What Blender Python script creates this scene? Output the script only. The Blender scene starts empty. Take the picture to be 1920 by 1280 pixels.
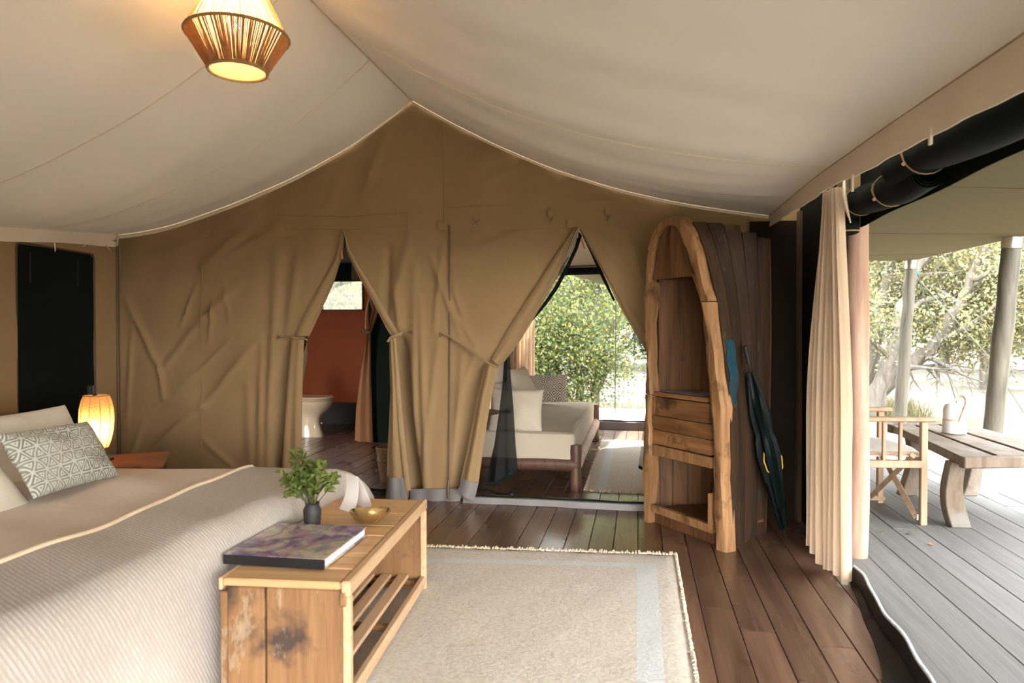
import bpy, math, random
import numpy as np
from mathutils import Vector, Matrix

# ---------------------------------------------------------------- camera, world, sun, exposure
SC = bpy.context.scene
COL = SC.collection
cam_d = bpy.data.cameras.new('camera')
cam = bpy.data.objects.new('camera', cam_d); COL.objects.link(cam)
cam_d.sensor_width = 36.0; cam_d.lens = 24.0
cam_d.clip_start = 0.05; cam_d.clip_end = 400
cam.location = (0, 0, 1.2)
cam.rotation_euler = (math.radians(90) - math.atan(20 / 1280), 0, math.radians(10.5))
cam_d.dof.use_dof = True; cam_d.dof.focus_distance = 4.7; cam_d.dof.aperture_fstop = 3.2
SC.camera = cam

world = bpy.data.worlds.new('sky'); SC.world = world
world.use_nodes = True
wn = world.node_tree.nodes; wl = world.node_tree.links
for n in list(wn): wn.remove(n)
w_out = wn.new('ShaderNodeOutputWorld'); w_bg = wn.new('ShaderNodeBackground')
w_tc = wn.new('ShaderNodeTexCoord'); w_sep = wn.new('ShaderNodeSeparateXYZ'); w_rmp = wn.new('ShaderNodeValToRGB')
wl.new(w_tc.outputs['Generated'], w_sep.inputs[0]); wl.new(w_sep.outputs['Z'], w_rmp.inputs[0])
w_rmp.color_ramp.elements[0].position = 0.0; w_rmp.color_ramp.elements[0].color = (1.0, 0.965, 0.90, 1)
w_rmp.color_ramp.elements[1].position = 0.7; w_rmp.color_ramp.elements[1].color = (0.86, 0.92, 1.0, 1)
wl.new(w_rmp.outputs[0], w_bg.inputs['Color']); w_bg.inputs['Strength'].default_value = 2.2
wl.new(w_bg.outputs[0], w_out.inputs['Surface'])

sun_d = bpy.data.lights.new('sun', 'SUN'); sun = bpy.data.objects.new('sun', sun_d); COL.objects.link(sun)
sun_d.energy = 2.8; sun_d.angle = math.radians(1.0); sun_d.color = (1.0, 0.90, 0.74)
_el, _az = math.radians(50), math.radians(24)          # ahead of the camera, a little to the veranda side
sun.rotation_euler = Vector((math.cos(_el) * math.sin(_az), math.cos(_el) * math.cos(_az), math.sin(_el))).to_track_quat('Z', 'Y').to_euler()

SC.view_settings.view_transform = 'Standard'; SC.view_settings.look = 'None'
SC.view_settings.gamma = 1.0; SC.view_settings.use_curve_mapping = False
SC.view_settings.exposure = 3.46
SC.cycles.max_bounces = 14; SC.cycles.diffuse_bounces = 7; SC.cycles.transparent_max_bounces = 12
SC.cycles.caustics_reflective = False; SC.cycles.caustics_refractive = False
SC.cycles.sample_clamp_indirect = 6.0

# ---------------------------------------------------------------- helpers
PI = math.pi
OFF = {}
rnd = random.Random(7)

def lerp(a, b, t): return a + (b - a) * t
def smooth(t):
    t = min(1, max(0, t)); return t * t * (3 - 2 * t)
def interp(tab, v):
    """piecewise linear table [(v, x), ...] sorted by v ascending"""
    if v <= tab[0][0]: return tab[0][1]
    for (a, xa), (b, xb) in zip(tab, tab[1:]):
        if v <= b: return xa + (xb - xa) * (v - a) / (b - a)
    return tab[-1][1]
def ztab(pts): return sorted((z, x) for x, z in pts)

def tag(o, label=None, cat=None, group=None, kind=None):
    if label: o['label'] = label
    if cat: o['category'] = cat
    if group: o['group'] = group
    if kind: o['kind'] = kind
    return o
def off(o): return OFF.get(o.name, Vector((0, 0, 0))) if o is not None else Vector((0, 0, 0))
def empty(name, loc, label=None, cat=None, group=None, kind=None, parent=None, rot=(0, 0, 0)):
    o = bpy.data.objects.new(name, None); COL.objects.link(o)
    o.empty_display_size = 0.05
    if parent is not None:
        o.parent = parent; o.location = Vector(loc) - off(parent)
    else: o.location = loc
    o.rotation_euler = rot
    OFF[o.name] = Vector(loc)
    return tag(o, label, cat, group, kind)

class MB:
    def __init__(s): s.v = []; s.f = []
    def add(s, vs, fs):
        n = len(s.v); s.v += [tuple(p) for p in vs]; s.f += [tuple(i + n for i in f) for f in fs]; return s
    def box(s, a, b, M=None, ch=0.0):
        """box from corner a to b, chamfered by ch"""
        (x0, y0, z0), (x1, y1, z1) = a, b
        if ch <= 0:
            vs = [(x0, y0, z0), (x1, y0, z0), (x1, y1, z0), (x0, y1, z0), (x0, y0, z1), (x1, y0, z1), (x1, y1, z1), (x0, y1, z1)]
            fs = [(3, 2, 1, 0), (4, 5, 6, 7), (0, 1, 5, 4), (1, 2, 6, 5), (2, 3, 7, 6), (3, 0, 4, 7)]
        else:
            c = ch; vs = []; fs = []
            def ring(z, i):
                return [(x0 + i, y0 + 0, z), (x1 - i, y0 + 0, z), (x1, y0 + i, z), (x1, y1 - i, z), (x1 - i, y1, z), (x0 + i, y1, z), (x0, y1 - i, z), (x0, y0 + i, z)]
            def ring2(z):
                return [(x0 + 2 * c, y0 + c, z), (x1 - 2 * c, y0 + c, z), (x1 - c, y0 + 2 * c, z), (x1 - c, y1 - 2 * c, z), (x1 - 2 * c, y1 - c, z), (x0 + 2 * c, y1 - c, z), (x0 + c, y1 - 2 * c, z), (x0 + c, y0 + 2 * c, z)]
            vs = ring2(z0) + ring(z0 + c, c) + ring(z1 - c, c) + ring2(z1)
            for k in range(3):
                for i in range(8):
                    j = (i + 1) % 8; fs.append((k * 8 + i, k * 8 + j, k * 8 + 8 + j, k * 8 + 8 + i))
            fs.append(tuple(range(7, -1, -1))); fs.append(tuple(range(24, 32)))
        if M is not None: vs = [tuple(M @ Vector(p)) for p in vs]
        return s.add(vs, fs)
    def tube(s, path, r, n=10, cap=True, closed=False, squash=None):
        P = [Vector(p) for p in path]; m = len(P)
        R = r if isinstance(r, (list, tuple)) else [r] * m
        vs = []; fs = []
        prev = None
        for i, p in enumerate(P):
            if closed: t = P[(i + 1) % m] - P[i - 1]
            else: t = P[min(i + 1, m - 1)] - P[max(i - 1, 0)]
            if t.length < 1e-9: t = Vector((0, 0, 1))
            t.normalize()
            if prev is None:
                up = Vector((0, 0, 1)) if abs(t.z) < 0.9 else Vector((1, 0, 0))
                a = t.cross(up).normalized()
            else:
                a = (prev - t * prev.dot(t))
                a = a.normalized() if a.length > 1e-6 else t.orthogonal().normalized()
            prev = a; b = t.cross(a)
            for k in range(n):
                q = 2 * PI * k / n
                ca, sb = math.cos(q), math.sin(q)
                if squash: sb *= squash
                vs.append(p + (a * ca + b * sb) * R[i])
        mm = m if closed else m - 1
        for i in range(mm):
            for k in range(n):
                j = (k + 1) % n; i2 = (i + 1) % m
                fs.append((i * n + k, i * n + j, i2 * n + j, i2 * n + k))
        if cap and not closed:
            fs.append(tuple(range(n - 1, -1, -1))); fs.append(tuple((m - 1) * n + k for k in range(n)))
        return s.add(vs, fs)
    def lathe(s, prof, c=(0, 0, 0), n=28, cap=False, sx=1.0, sy=1.0):
        vs = []; fs = []
        for r, z in prof:
            for k in range(n):
                q = 2 * PI * k / n; vs.append((c[0] + r * math.cos(q) * sx, c[1] + r * math.sin(q) * sy, c[2] + z))
        for i in range(len(prof) - 1):
            for k in range(n):
                j = (k + 1) % n; fs.append((i * n + k, i * n + j, i * n + n + j, i * n + n + k))
        if cap:
            fs.append(tuple(range(n - 1, -1, -1))); m = len(prof) - 1; fs.append(tuple(m * n + k for k in range(n)))
        return s.add(vs, fs)
    def grid(s, G, th=0.0, nrm=None):
        """G[i][j] points; th>0 makes a slab offset along the normals"""
        ni, nj = len(G), len(G[0])
        G = [[Vector(p) for p in row] for row in G]
        top = [p for row in G for p in row]
        fs = [(i * nj + j, i * nj + j + 1, i * nj + nj + j + 1, i * nj + nj + j) for i in range(ni - 1) for j in range(nj - 1)]
        if th <= 0: return s.add(top, fs)
        N = []
        for i in range(ni):
            for j in range(nj):
                a = G[min(i + 1, ni - 1)][j] - G[max(i - 1, 0)][j]; b = G[i][min(j + 1, nj - 1)] - G[i][max(j - 1, 0)]
                q = a.cross(b); N.append(q.normalized() if q.length > 1e-12 else Vector((0, 0, 1)))
        bot = [p + q * th for p, q in zip(top, N)]
        k = ni * nj
        f2 = [tuple(reversed([q + k for q in f])) for f in fs]
        rim = [i * nj for i in range(ni)] + [(ni - 1) * nj + j for j in range(1, nj)] + [i * nj + nj - 1 for i in range(ni - 2, -1, -1)] + [j for j in range(nj - 2, 0, -1)]
        f3 = [(a, rim[(i + 1) % len(rim)], rim[(i + 1) % len(rim)] + k, a + k) for i, a in enumerate(rim)]
        return s.add(top + bot, fs + f2 + f3)
    def prism(s, poly, d0, d1, fr):
        """extrude 2-D polygon; fr(u, v, d) -> 3-D point"""
        n = len(poly)
        vs = [fr(u, v, d0) for u, v in poly] + [fr(u, v, d1) for u, v in poly]
        fs = [tuple(range(n - 1, -1, -1)), tuple(range(n, 2 * n))] + [(i, (i + 1) % n, (i + 1) % n + n, i + n) for i in range(n)]
        return s.add(vs, fs)
    def build(s, name, m, parent=None, smooth=True, bevel=0.0, local=False, subdiv=0, loc=None):
        me = bpy.data.meshes.new(name)
        o_ = Vector((0, 0, 0))
        if not local:
            if parent is not None: o_ = off(parent)
            elif loc is not None: o_ = Vector(loc)
        me.from_pydata([tuple(Vector(p) - o_) for p in s.v], [], s.f)
        me.update()
        o = bpy.data.objects.new(name, me); COL.objects.link(o)
        if m is not None: me.materials.append(m)
        if parent is not None:
            o.parent = parent; OFF[o.name] = o_
        else:
            if loc is not None: o.location = loc
            OFF[o.name] = o_
        if smooth:
            me.polygons.foreach_set('use_smooth', [True] * len(me.polygons))
            if hasattr(me, 'set_sharp_from_angle'): me.set_sharp_from_angle(angle=math.radians(38))
        if bevel > 0:
            b = o.modifiers.new('bevel', 'BEVEL'); b.width = bevel; b.segments = 2; b.limit_method = 'ANGLE'
        if subdiv:
            q = o.modifiers.new('subdiv', 'SUBSURF'); q.levels = subdiv; q.render_levels = subdiv
        return o

def copy_tree(o, parent=None):
    c = o.copy(); COL.objects.link(c)
    if parent is not None: c.parent = parent
    for ch in list(o.children): copy_tree(ch, c)
    return c

def pillow_mb(w, h, t, pin=0.06, n=18, wob=0.012, seed=1):
    r = random.Random(seed); ph = [r.uniform(0, 6.28) for _ in range(6)]
    mb = MB()
    for sgn in (1, -1):
        G = []
        for i in range(n + 1):
            row = []
            u = -math.cos(PI * i / n)
            for j in range(n + 1):
                v = -math.cos(PI * j / n)
                e = max(0, (1 - u * u)) ** 0.42 * max(0, (1 - v * v)) ** 0.42
                x = w / 2 * u * (1 - pin * (1 - v * v)); y = h / 2 * v * (1 - pin * (1 - u * u))
                z = sgn * t / 2 * e + wob * e * (math.sin(5 * u + ph[0]) * math.cos(4 * v + ph[1]) + 0.6 * math.sin(9 * v + 3 * u + ph[2]))
                row.append((x, y, z))
            G.append(row)
        if sgn < 0: G = G[::-1]
        mb.grid(G)
    return mb
def orient(o, origin, ex, ey):
    ex = Vector(ex).normalized(); ey = Vector(ey); ey = (ey - ex * ey.dot(ex)).normalized(); ez = ex.cross(ey)
    M = Matrix((ex, ey, ez)).transposed().to_4x4(); M.translation = Vector(origin)
    o.location = origin; o.rotation_euler = M.to_euler(); return o

# ---------------------------------------------------------------- materials
MATS = {}
class NT:
    def __init__(s, name):
        s.m = bpy.data.materials.new(name); s.m.use_nodes = True; s.t = s.m.node_tree
        for n in list(s.t.nodes): s.t.nodes.remove(n)
        s.out = s.n('ShaderNodeOutputMaterial')
        MATS[name] = s.m
    def n(s, typ, **kw):
        nd = s.t.nodes.new(typ)
        for k, v in kw.items():
            if k in nd.inputs.keys() if hasattr(nd.inputs, 'keys') else False: nd.inputs[k].default_value = v
            else: setattr(nd, k, v)
        return nd
    def l(s, a, b): s.t.links.new(a, b); return b
    def math(s, op, a, b=None, c=None):
        nd = s.t.nodes.new('ShaderNodeMath'); nd.operation = op
        for i, q in enumerate((a, b, c)):
            if q is None: continue
            if isinstance(q, (int, float)): nd.inputs[i].default_value = q
            else: s.l(q, nd.inputs[i])
        return nd.outputs[0]
    def mix(s, f, a, b, mode='MIX'):
        nd = s.t.nodes.new('ShaderNodeMix'); nd.data_type = 'RGBA'; nd.blend_type = mode
        for i, q in ((0, f), (6, a), (7, b)):
            if isinstance(q, (int, float)): nd.inputs[i].default_value = q
            elif isinstance(q, tuple): nd.inputs[i].default_value = (*q[:3], 1)
            else: s.l(q, nd.inputs[i])
        return nd.outputs[2]
    def coords(s, scale=(1, 1, 1), rand=False, rot=(0, 0, 0)):
        tc = s.t.nodes.new('ShaderNodeTexCoord'); mp = s.t.nodes.new('ShaderNodeMapping')
        mp.inputs['Scale'].default_value = scale; mp.inputs['Rotation'].default_value = rot
        s.l(tc.outputs['Object'], mp.inputs['Vector'])
        if rand:
            oi = s.t.nodes.new('ShaderNodeObjectInfo'); cb = s.t.nodes.new('ShaderNodeCombineXYZ')
            r = s.math('MULTIPLY', oi.outputs['Random'], 37.0)
            for k in range(3): s.l(r, cb.inputs[k])
            s.l(cb.outputs[0], mp.inputs['Location'])
        return mp.outputs[0]
    def noise(s, vec, scale, detail=3, rough=0.55, dist=0.0):
        nd = s.t.nodes.new('ShaderNodeTexNoise'); nd.inputs['Scale'].default_value = scale
        nd.inputs['Detail'].default_value = detail; nd.inputs['Roughness'].default_value = rough; nd.inputs['Distortion'].default_value = dist
        s.l(vec, nd.inputs['Vector']); return nd.outputs['Fac']
    def ramp(s, fac, stops):
        nd = s.t.nodes.new('ShaderNodeValToRGB'); s.l(fac, nd.inputs[0])
        el = nd.color_ramp.elements
        while len(el) < len(stops): el.new(0.5)
        for e, (p, c) in zip(el, stops):
            e.position = p; e.color = (*c[:3], 1) if isinstance(c, tuple) else (c, c, c, 1)
        return nd.outputs[0]
    def bump(s, h, strength=0.3, dist=0.01, prev=None):
        nd = s.t.nodes.new('ShaderNodeBump'); nd.inputs['Strength'].default_value = strength; nd.inputs['Distance'].default_value = dist
        s.l(h, nd.inputs['Height'])
        if prev is not None: s.l(prev, nd.inputs['Normal'])
        return nd.outputs[0]
    def bsdf(s, col, rough=0.7, spec=0.3, metal=0.0, normal=None, coat=0.0, sheen=0.0, alpha=None):
        b = s.t.nodes.new('ShaderNodeBsdfPrincipled')
        if isinstance(col, tuple): b.inputs['Base Color'].default_value = (*col[:3], 1)
        else: s.l(col, b.inputs['Base Color'])
        if isinstance(rough, (int, float)): b.inputs['Roughness'].default_value = rough
        else: s.l(rough, b.inputs['Roughness'])
        b.inputs['Specular IOR Level'].default_value = spec; b.inputs['Metallic'].default_value = metal
        b.inputs['Coat Weight'].default_value = coat; b.inputs['Coat Roughness'].default_value = 0.2
        b.inputs['Sheen Weight'].default_value = sheen
        if normal is not None: s.l(normal, b.inputs['Normal'])
        return b.outputs[0]
    def transl(s, sh, col, fac):
        t = s.t.nodes.new('ShaderNodeBsdfTranslucent'); mx = s.t.nodes.new('ShaderNodeMixShader')
        if isinstance(col, tuple): t.inputs[0].default_value = (*col[:3], 1)
        else: s.l(col, t.inputs[0])
        mx.inputs[0].default_value = fac; s.l(sh, mx.inputs[1]); s.l(t.outputs[0], mx.inputs[2]); return mx.outputs[0]
    def transp(s, sh, fac):
        t = s.t.nodes.new('ShaderNodeBsdfTransparent'); mx = s.t.nodes.new('ShaderNodeMixShader')
        if isinstance(fac, (int, float)): mx.inputs[0].default_value = fac
        else: s.l(fac, mx.inputs[0])
        s.l(sh, mx.inputs[1]); s.l(t.outputs[0], mx.inputs[2]); return mx.outputs[0]
    def end(s, sh): s.l(sh, s.out.inputs['Surface']); return s.m

def cloth(name, col, var=0.08, scale=3.0, weave=900, bump=0.15, rough=0.9, tl=0.0, tcol=None, crease=0.0, creasescale=5, sheen=0.05, spec=0.15):
    q = NT(name); v = q.coords()
    n1 = q.noise(v, scale, 4)
    c = q.ramp(n1, [(0.25, tuple(x * (1 - var) for x in col)), (0.75, tuple(min(1, x * (1 + var)) for x in col))])
    nb = q.bump(q.noise(v, weave, 2), bump, 0.001)
    if crease: nb = q.bump(q.noise(q.coords((1, 1, 0.6)), creasescale, 4, 0.5, 0.6), crease, 0.03, nb)
    sh = q.bsdf(c, rough, spec, normal=nb, sheen=sheen)
    if tl: sh = q.transl(sh, tcol or col, tl)
    return q.end(sh)

def wood(name, dark, light, grain=(18, 1.2, 18), rough=0.55, bump=0.25, spec=0.3, rand=True, coat=0.0, stain=None, stainamt=0.45, stainscale=3.0, tone=0.25, chips=None):
    q = NT(name)
    v = q.coords(grain, rand)
    n1 = q.noise(v, 1.6, 5, 0.6, 0.7)
    v2 = q.coords((1, 1, 1), rand)
    n2 = q.noise(v2, 2.2, 3)
    c = q.ramp(n1, [(0.28, dark), (0.72, light)])
    fine = q.noise(q.coords(tuple(g * 5 for g in grain), rand), 1.5, 3)
    c = q.mix(q.math('MULTIPLY', fine, 0.35), c, dark, 'MULTIPLY')
    if rand:
        oi = q.t.nodes.new('ShaderNodeObjectInfo')
        k = q.math('ADD', q.math('MULTIPLY', oi.outputs['Random'], 2 * tone), 1 - tone)
        hs = q.t.nodes.new('ShaderNodeHueSaturation'); q.l(c, hs.inputs['Color']); q.l(k, hs.inputs['Value']); c = hs.outputs[0]
    if stain:
        f = q.ramp(q.noise(v2, stainscale, 4, 0.6), [(stainamt + 0.12, 0.0), (stainamt + 0.24, 0.9)])
        c = q.mix(f, c, stain)
    if chips:
        f = q.ramp(q.noise(q.coords((1, 1, 0.5), rand), 9, 5, 0.65), [(0.60, 0.0), (0.66, 0.4)])
        c = q.mix(f, c, chips)
    nb = q.bump(fine, bump, 0.003); nb = q.bump(n1, bump, 0.006, nb)
    rr = q.ramp(n2, [(0.2, rough - 0.1), (0.8, rough + 0.1)])
    return q.end(q.bsdf(c, rr, spec, normal=nb, coat=coat))

def plain(name, col, rough=0.5, metal=0.0, spec=0.4, var=0.06, scale=12, bump=0.08, coat=0.0):
    q = NT(name); v = q.coords(); n1 = q.noise(v, scale, 3)
    c = q.ramp(n1, [(0.3, tuple(x * (1 - var) for x in col)), (0.7, tuple(min(1, x * (1 + var)) for x in col))])
    return q.end(q.bsdf(c, rough, spec, metal, q.bump(n1, bump, 0.004), coat))

def emit(name, col, strength):
    q = NT(name); e = q.t.nodes.new('ShaderNodeEmission'); e.inputs[0].default_value = (*col, 1); e.inputs[1].default_value = strength
    return q.end(e.outputs[0])

M_canvas = cloth('canvas_khaki', (0.275, 0.182, 0.092), 0.06, 2.5, 700, 0.12, tl=0.04, tcol=(0.5, 0.27, 0.1), crease=0.22, creasescale=4)
M_canvas_hem = cloth('canvas_khaki_hem', (0.32, 0.22, 0.118), 0.06, 4, 700, 0.12)
M_liner = cloth('cream_liner', (0.76, 0.70, 0.625), 0.03, 1.5, 800, 0.06, tl=0.03, tcol=(0.80, 0.75, 0.68), crease=0.10, creasescale=1.6)
M_valance = cloth('cream_valance', (0.70, 0.60, 0.475), 0.05, 4, 800, 0.1, crease=0.15)
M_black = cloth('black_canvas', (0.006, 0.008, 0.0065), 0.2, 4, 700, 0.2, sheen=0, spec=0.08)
M_blackgreen = cloth('dark_green_canvas', (0.004, 0.007, 0.006), 0.2, 5, 500, 0.25, rough=0.85, sheen=0, spec=0.1)
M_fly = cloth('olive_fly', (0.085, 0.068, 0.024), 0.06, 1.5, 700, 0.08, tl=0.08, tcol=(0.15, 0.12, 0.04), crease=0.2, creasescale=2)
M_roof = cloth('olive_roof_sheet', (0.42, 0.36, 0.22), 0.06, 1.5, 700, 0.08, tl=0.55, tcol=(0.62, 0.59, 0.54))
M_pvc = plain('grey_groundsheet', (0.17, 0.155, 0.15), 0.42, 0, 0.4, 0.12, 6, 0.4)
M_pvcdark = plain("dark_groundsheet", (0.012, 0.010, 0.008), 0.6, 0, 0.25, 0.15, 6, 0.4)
M_floor = wood('tent_floor_wood', (0.08, 0.040, 0.024), (0.20, 0.112, 0.070), (16, 0.9, 16), 0.30, 0.10, 0.5, True, 0.25, tone=0.28)
M_deck = wood('weathered_deck_wood', (0.138, 0.133, 0.123), (0.195, 0.189, 0.177), (16, 0.8, 16), 0.72, 0.25, 0.25, True, 0, tone=0.12)
M_gap = plain('dark_gap', (0.015, 0.012, 0.01), 0.9)
M_bench = wood('reclaimed_pine', (0.19, 0.096, 0.042), (0.32, 0.175, 0.08), (14, 14, 1.0), 0.6, 0.3, 0.25, True, 0, stain=(0.04, 0.028, 0.026), stainamt=0.40, stainscale=4.2, tone=0.1, chips=(0.42, 0.34, 0.25))
M_benchtop = wood('reclaimed_pine_top', (0.52, 0.315, 0.15), (0.74, 0.50, 0.28), (1.0, 14, 14), 0.5, 0.25, 0.3, True, 0, stain=(0.2, 0.095, 0.045), stainamt=0.56, stainscale=5, tone=0.08)
M_benchrail = wood('sawn_pine', (0.50, 0.32, 0.18), (0.66, 0.46, 0.29), (14, 1.0, 14), 0.55, 0.2, 0.3, True, 0, tone=0.08)
M_boat = wood('old_boat_wood', (0.065, 0.028, 0.011), (0.20, 0.095, 0.04), (12, 12, 0.9), 0.55, 0.5, 0.3, True, 0, stain=(0.025, 0.014, 0.008), stainamt=0.54, stainscale=4, tone=0.15)
M_boatpaint = wood('old_boat_wood_painted', (0.022, 0.012, 0.006), (0.065, 0.034, 0.017), (12, 12, 0.9), 0.6, 0.6, 0.3, True, 0, stain=(0.012, 0.07, 0.10), stainamt=0.52, stainscale=2.6, tone=0.15, chips=(0.08, 0.065, 0.045))
M_boatrim = wood('boat_rim_wood', (0.18, 0.085, 0.033), (0.42, 0.235, 0.105), (12, 12, 0.9), 0.5, 0.7, 0.3, True, 0, stain=(0.05, 0.025, 0.010), stainamt=0.46, stainscale=5, tone=0.1)
M_boathor = wood('boat_drawer_wood', (0.12, 0.05, 0.019), (0.33, 0.165, 0.065), (1.2, 1.2, 12), 0.5, 0.5, 0.3, True, 0, stain=(0.04, 0.02, 0.010), stainamt=0.44, stainscale=6, tone=0.2)
M_log = wood('debarked_log', (0.30, 0.165, 0.11), (0.52, 0.36, 0.27), (10, 10, 1.2), 0.6, 0.3, 0.3, False, 0)
M_post = wood('grey_pole', (0.05, 0.043, 0.030), (0.145, 0.13, 0.098), (10, 10, 0.8), 0.7, 0.4, 0.3, True, 0, tone=0.1)
M_darklog = wood('dark_log', (0.06, 0.028, 0.017), (0.17, 0.09, 0.06), (10, 10, 1.2), 0.45, 0.3, 0.4, True, 0, tone=0.1)
M_chair = wood('teak_chair', (0.27, 0.17, 0.10), (0.40, 0.28, 0.19), (12, 12, 1.2), 0.55, 0.2, 0.3, True, 0, tone=0.1)
M_table = wood('rustic_table', (0.09, 0.055, 0.028), (0.19, 0.155, 0.12), (7, 7, 1.5), 0.65, 0.5, 0.3, True, 0, stain=(0.165, 0.152, 0.135), stainamt=0.44, stainscale=2.5, tone=0.1)
M_sidetable = wood('red_brown_table', (0.16, 0.045, 0.018), (0.32, 0.11, 0.045), (2, 14, 14), 0.3, 0.1, 0.5, False, 0.3)
M_linen = cloth('white_linen', (0.70, 0.635, 0.54), 0.03, 4, 900, 0.12, crease=0.35, creasescale=9)
M_duvet = cloth('pale_duvet', (0.66, 0.575, 0.50), 0.03, 3, 900, 0.12, crease=0.35, creasescale=5)
M_cream = cloth('cream_linen', (0.50, 0.44, 0.345), 0.03, 4, 900, 0.12, crease=0.35, creasescale=9)
M_mattress = cloth('cream_cotton', (0.46, 0.40, 0.31), 0.03, 4, 900, 0.1, crease=0.15, creasescale=8)
M_curtain = cloth('natural_curtain', (0.70, 0.57, 0.43), 0.06, 5, 600, 0.15, tl=0.5, tcol=(0.80, 0.70, 0.58))
M_iron = plain('black_iron', (0.012, 0.012, 0.012), 0.5)
M_brass = plain('aged_brass', (0.88, 0.70, 0.40), 0.22, 1.0, 0.5, 0.12, 18, 0.25)
M_steel = plain('steel', (0.45, 0.42, 0.38), 0.35, 1.0)
M_vase = plain('black_stoneware', (0.022, 0.020, 0.020), 0.55, 0, 0.4, 0.2, 30, 0.2)
M_paper = plain('white_card', (0.80, 0.78, 0.77), 0.8, 0, 0.2, 0.02)
M_pages = plain('book_pages', (0.72, 0.70, 0.68), 0.8, 0, 0.2, 0.05, 80, 0.3)
M_spine = plain('black_spine', (0.010, 0.010, 0.012), 0.35)
M_ceramic = plain('amber_cast_ceramic', (0.50, 0.385, 0.26), 0.12, 0, 0.5, 0.01, 3, 0.0, 0.3)  # tan tint: the amber light's cast is put into the ceramic colour
M_wicker = cloth('wicker', (0.24, 0.14, 0.075), 0.4, 60, 200, 0.8)
M_umbrella = cloth('dark_green_nylon', (0.001, 0.0045, 0.004), 0.3, 8, 300, 0.15, rough=0.5, sheen=0, spec=0.2)
M_yellow = plain('yellow_strap', (0.62, 0.36, 0.04), 0.5)
M_greycush = cloth('grey_cushion', (0.30, 0.275, 0.24), 0.05, 6, 500, 0.2)
M_white = plain('white_lantern', (0.50, 0.50, 0.50), 0.35, 0, 0.4, 0.01)
M_leather = plain('tan_leather', (0.50, 0.30, 0.17), 0.5)
M_orange = plain('orange_leather', (0.55, 0.19, 0.07), 0.5)
M_rope = cloth('guy_rope', (0.055, 0.06, 0.042), 0.2, 200, 300, 0.5)
M_greenrope = cloth('green_rope', (0.03, 0.17, 0.14), 0.2, 200, 300, 0.5)
M_bark = wood('bark', (0.085, 0.074, 0.062), (0.20, 0.178, 0.152), (6, 6, 1.2), 0.9, 0.6, 0.1, False, 0)
M_stemgreen = plain('green_stem', (0.10, 0.085, 0.04), 0.6)
M_rubber = plain('black_rubber', (0.012, 0.012, 0.013), 0.4)
M_zip = plain('brown_zip', (0.10, 0.055, 0.03), 0.5)
M_zipblue = cloth('blue_white_piping', (0.55, 0.60, 0.63), 0.3, 25, 400, 0.2)
M_fringe = cloth('rug_fringe', (0.60, 0.50, 0.38), 0.15, 40, 400, 0.3)
M_amber = cloth('amber_canvas', (0.15, 0.055, 0.025), 0.12, 2, 700, 0.12, tl=0.13, tcol=(0.46, 0.13, 0.05), crease=0.2)
M_cornershade = cloth('corner_shade_canvas', (0.022, 0.014, 0.009), 0.1, 4, 700, 0.12, crease=0.2, sheen=0, spec=0.08)  # near-black colour standing in for the shade in the right corner
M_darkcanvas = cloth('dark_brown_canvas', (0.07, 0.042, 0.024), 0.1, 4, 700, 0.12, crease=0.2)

def m_net(name, col, hole, tl=0):
    q = NT(name); sh = q.bsdf(col, 0.8, 0.1)
    if tl: sh = q.transl(sh, col, tl)
    return q.end(q.transp(sh, hole))
M_net = m_net('black_netting', (0.012, 0.014, 0.016), 0.28)
M_net_thin = m_net('sheer_netting', (0.20, 0.19, 0.14), 0.62)
M_net_pale = m_net('pale_window_netting', (0.22, 0.215, 0.19), 0.42, 0.5)

def leafmat(name, a, b, tl=0.45, rand=True):
    q = NT(name)
    g = q.t.nodes.new('ShaderNodeNewGeometry')
    c = q.ramp(g.outputs['Random Per Island'], [(0.0, a), (1.0, b)])
    sh = q.bsdf(c, 0.5, 0.3)
    return q.end(q.transl(sh, c, tl))
M_leaf_lounge = leafmat('leaves_fresh', (0.035, 0.085, 0.04), (0.25, 0.235, 0.065))
M_leaf_right = leafmat('leaves_gold', (0.075, 0.095, 0.05), (0.27, 0.235, 0.105))
M_leaf_far = leafmat('leaves_far', (0.10, 0.12, 0.08), (0.22, 0.22, 0.13))
M_leaf_dark = leafmat('leaves_dark', (0.018, 0.032, 0.015), (0.05, 0.07, 0.035), 0.2)
M_grass = leafmat('grass_blades', (0.13, 0.13, 0.06), (0.25, 0.22, 0.12))

def m_ground():
    q = NT('dry_lawn'); v = q.coords()
    c = q.ramp(q.noise(v, 0.35, 5, 0.6), [(0.3, (0.125, 0.115, 0.092)), (0.55, (0.165, 0.15, 0.122)), (0.75, (0.19, 0.175, 0.148))])
    c = q.mix(q.math('MULTIPLY', q.noise(v, 18, 4), 0.2), c, (0.14, 0.13, 0.08))
    return q.end(q.bsdf(c, 0.95, 0.1, normal=q.bump(q.noise(v, 30, 3), 0.5, 0.03)))
M_ground = m_ground()

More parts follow.
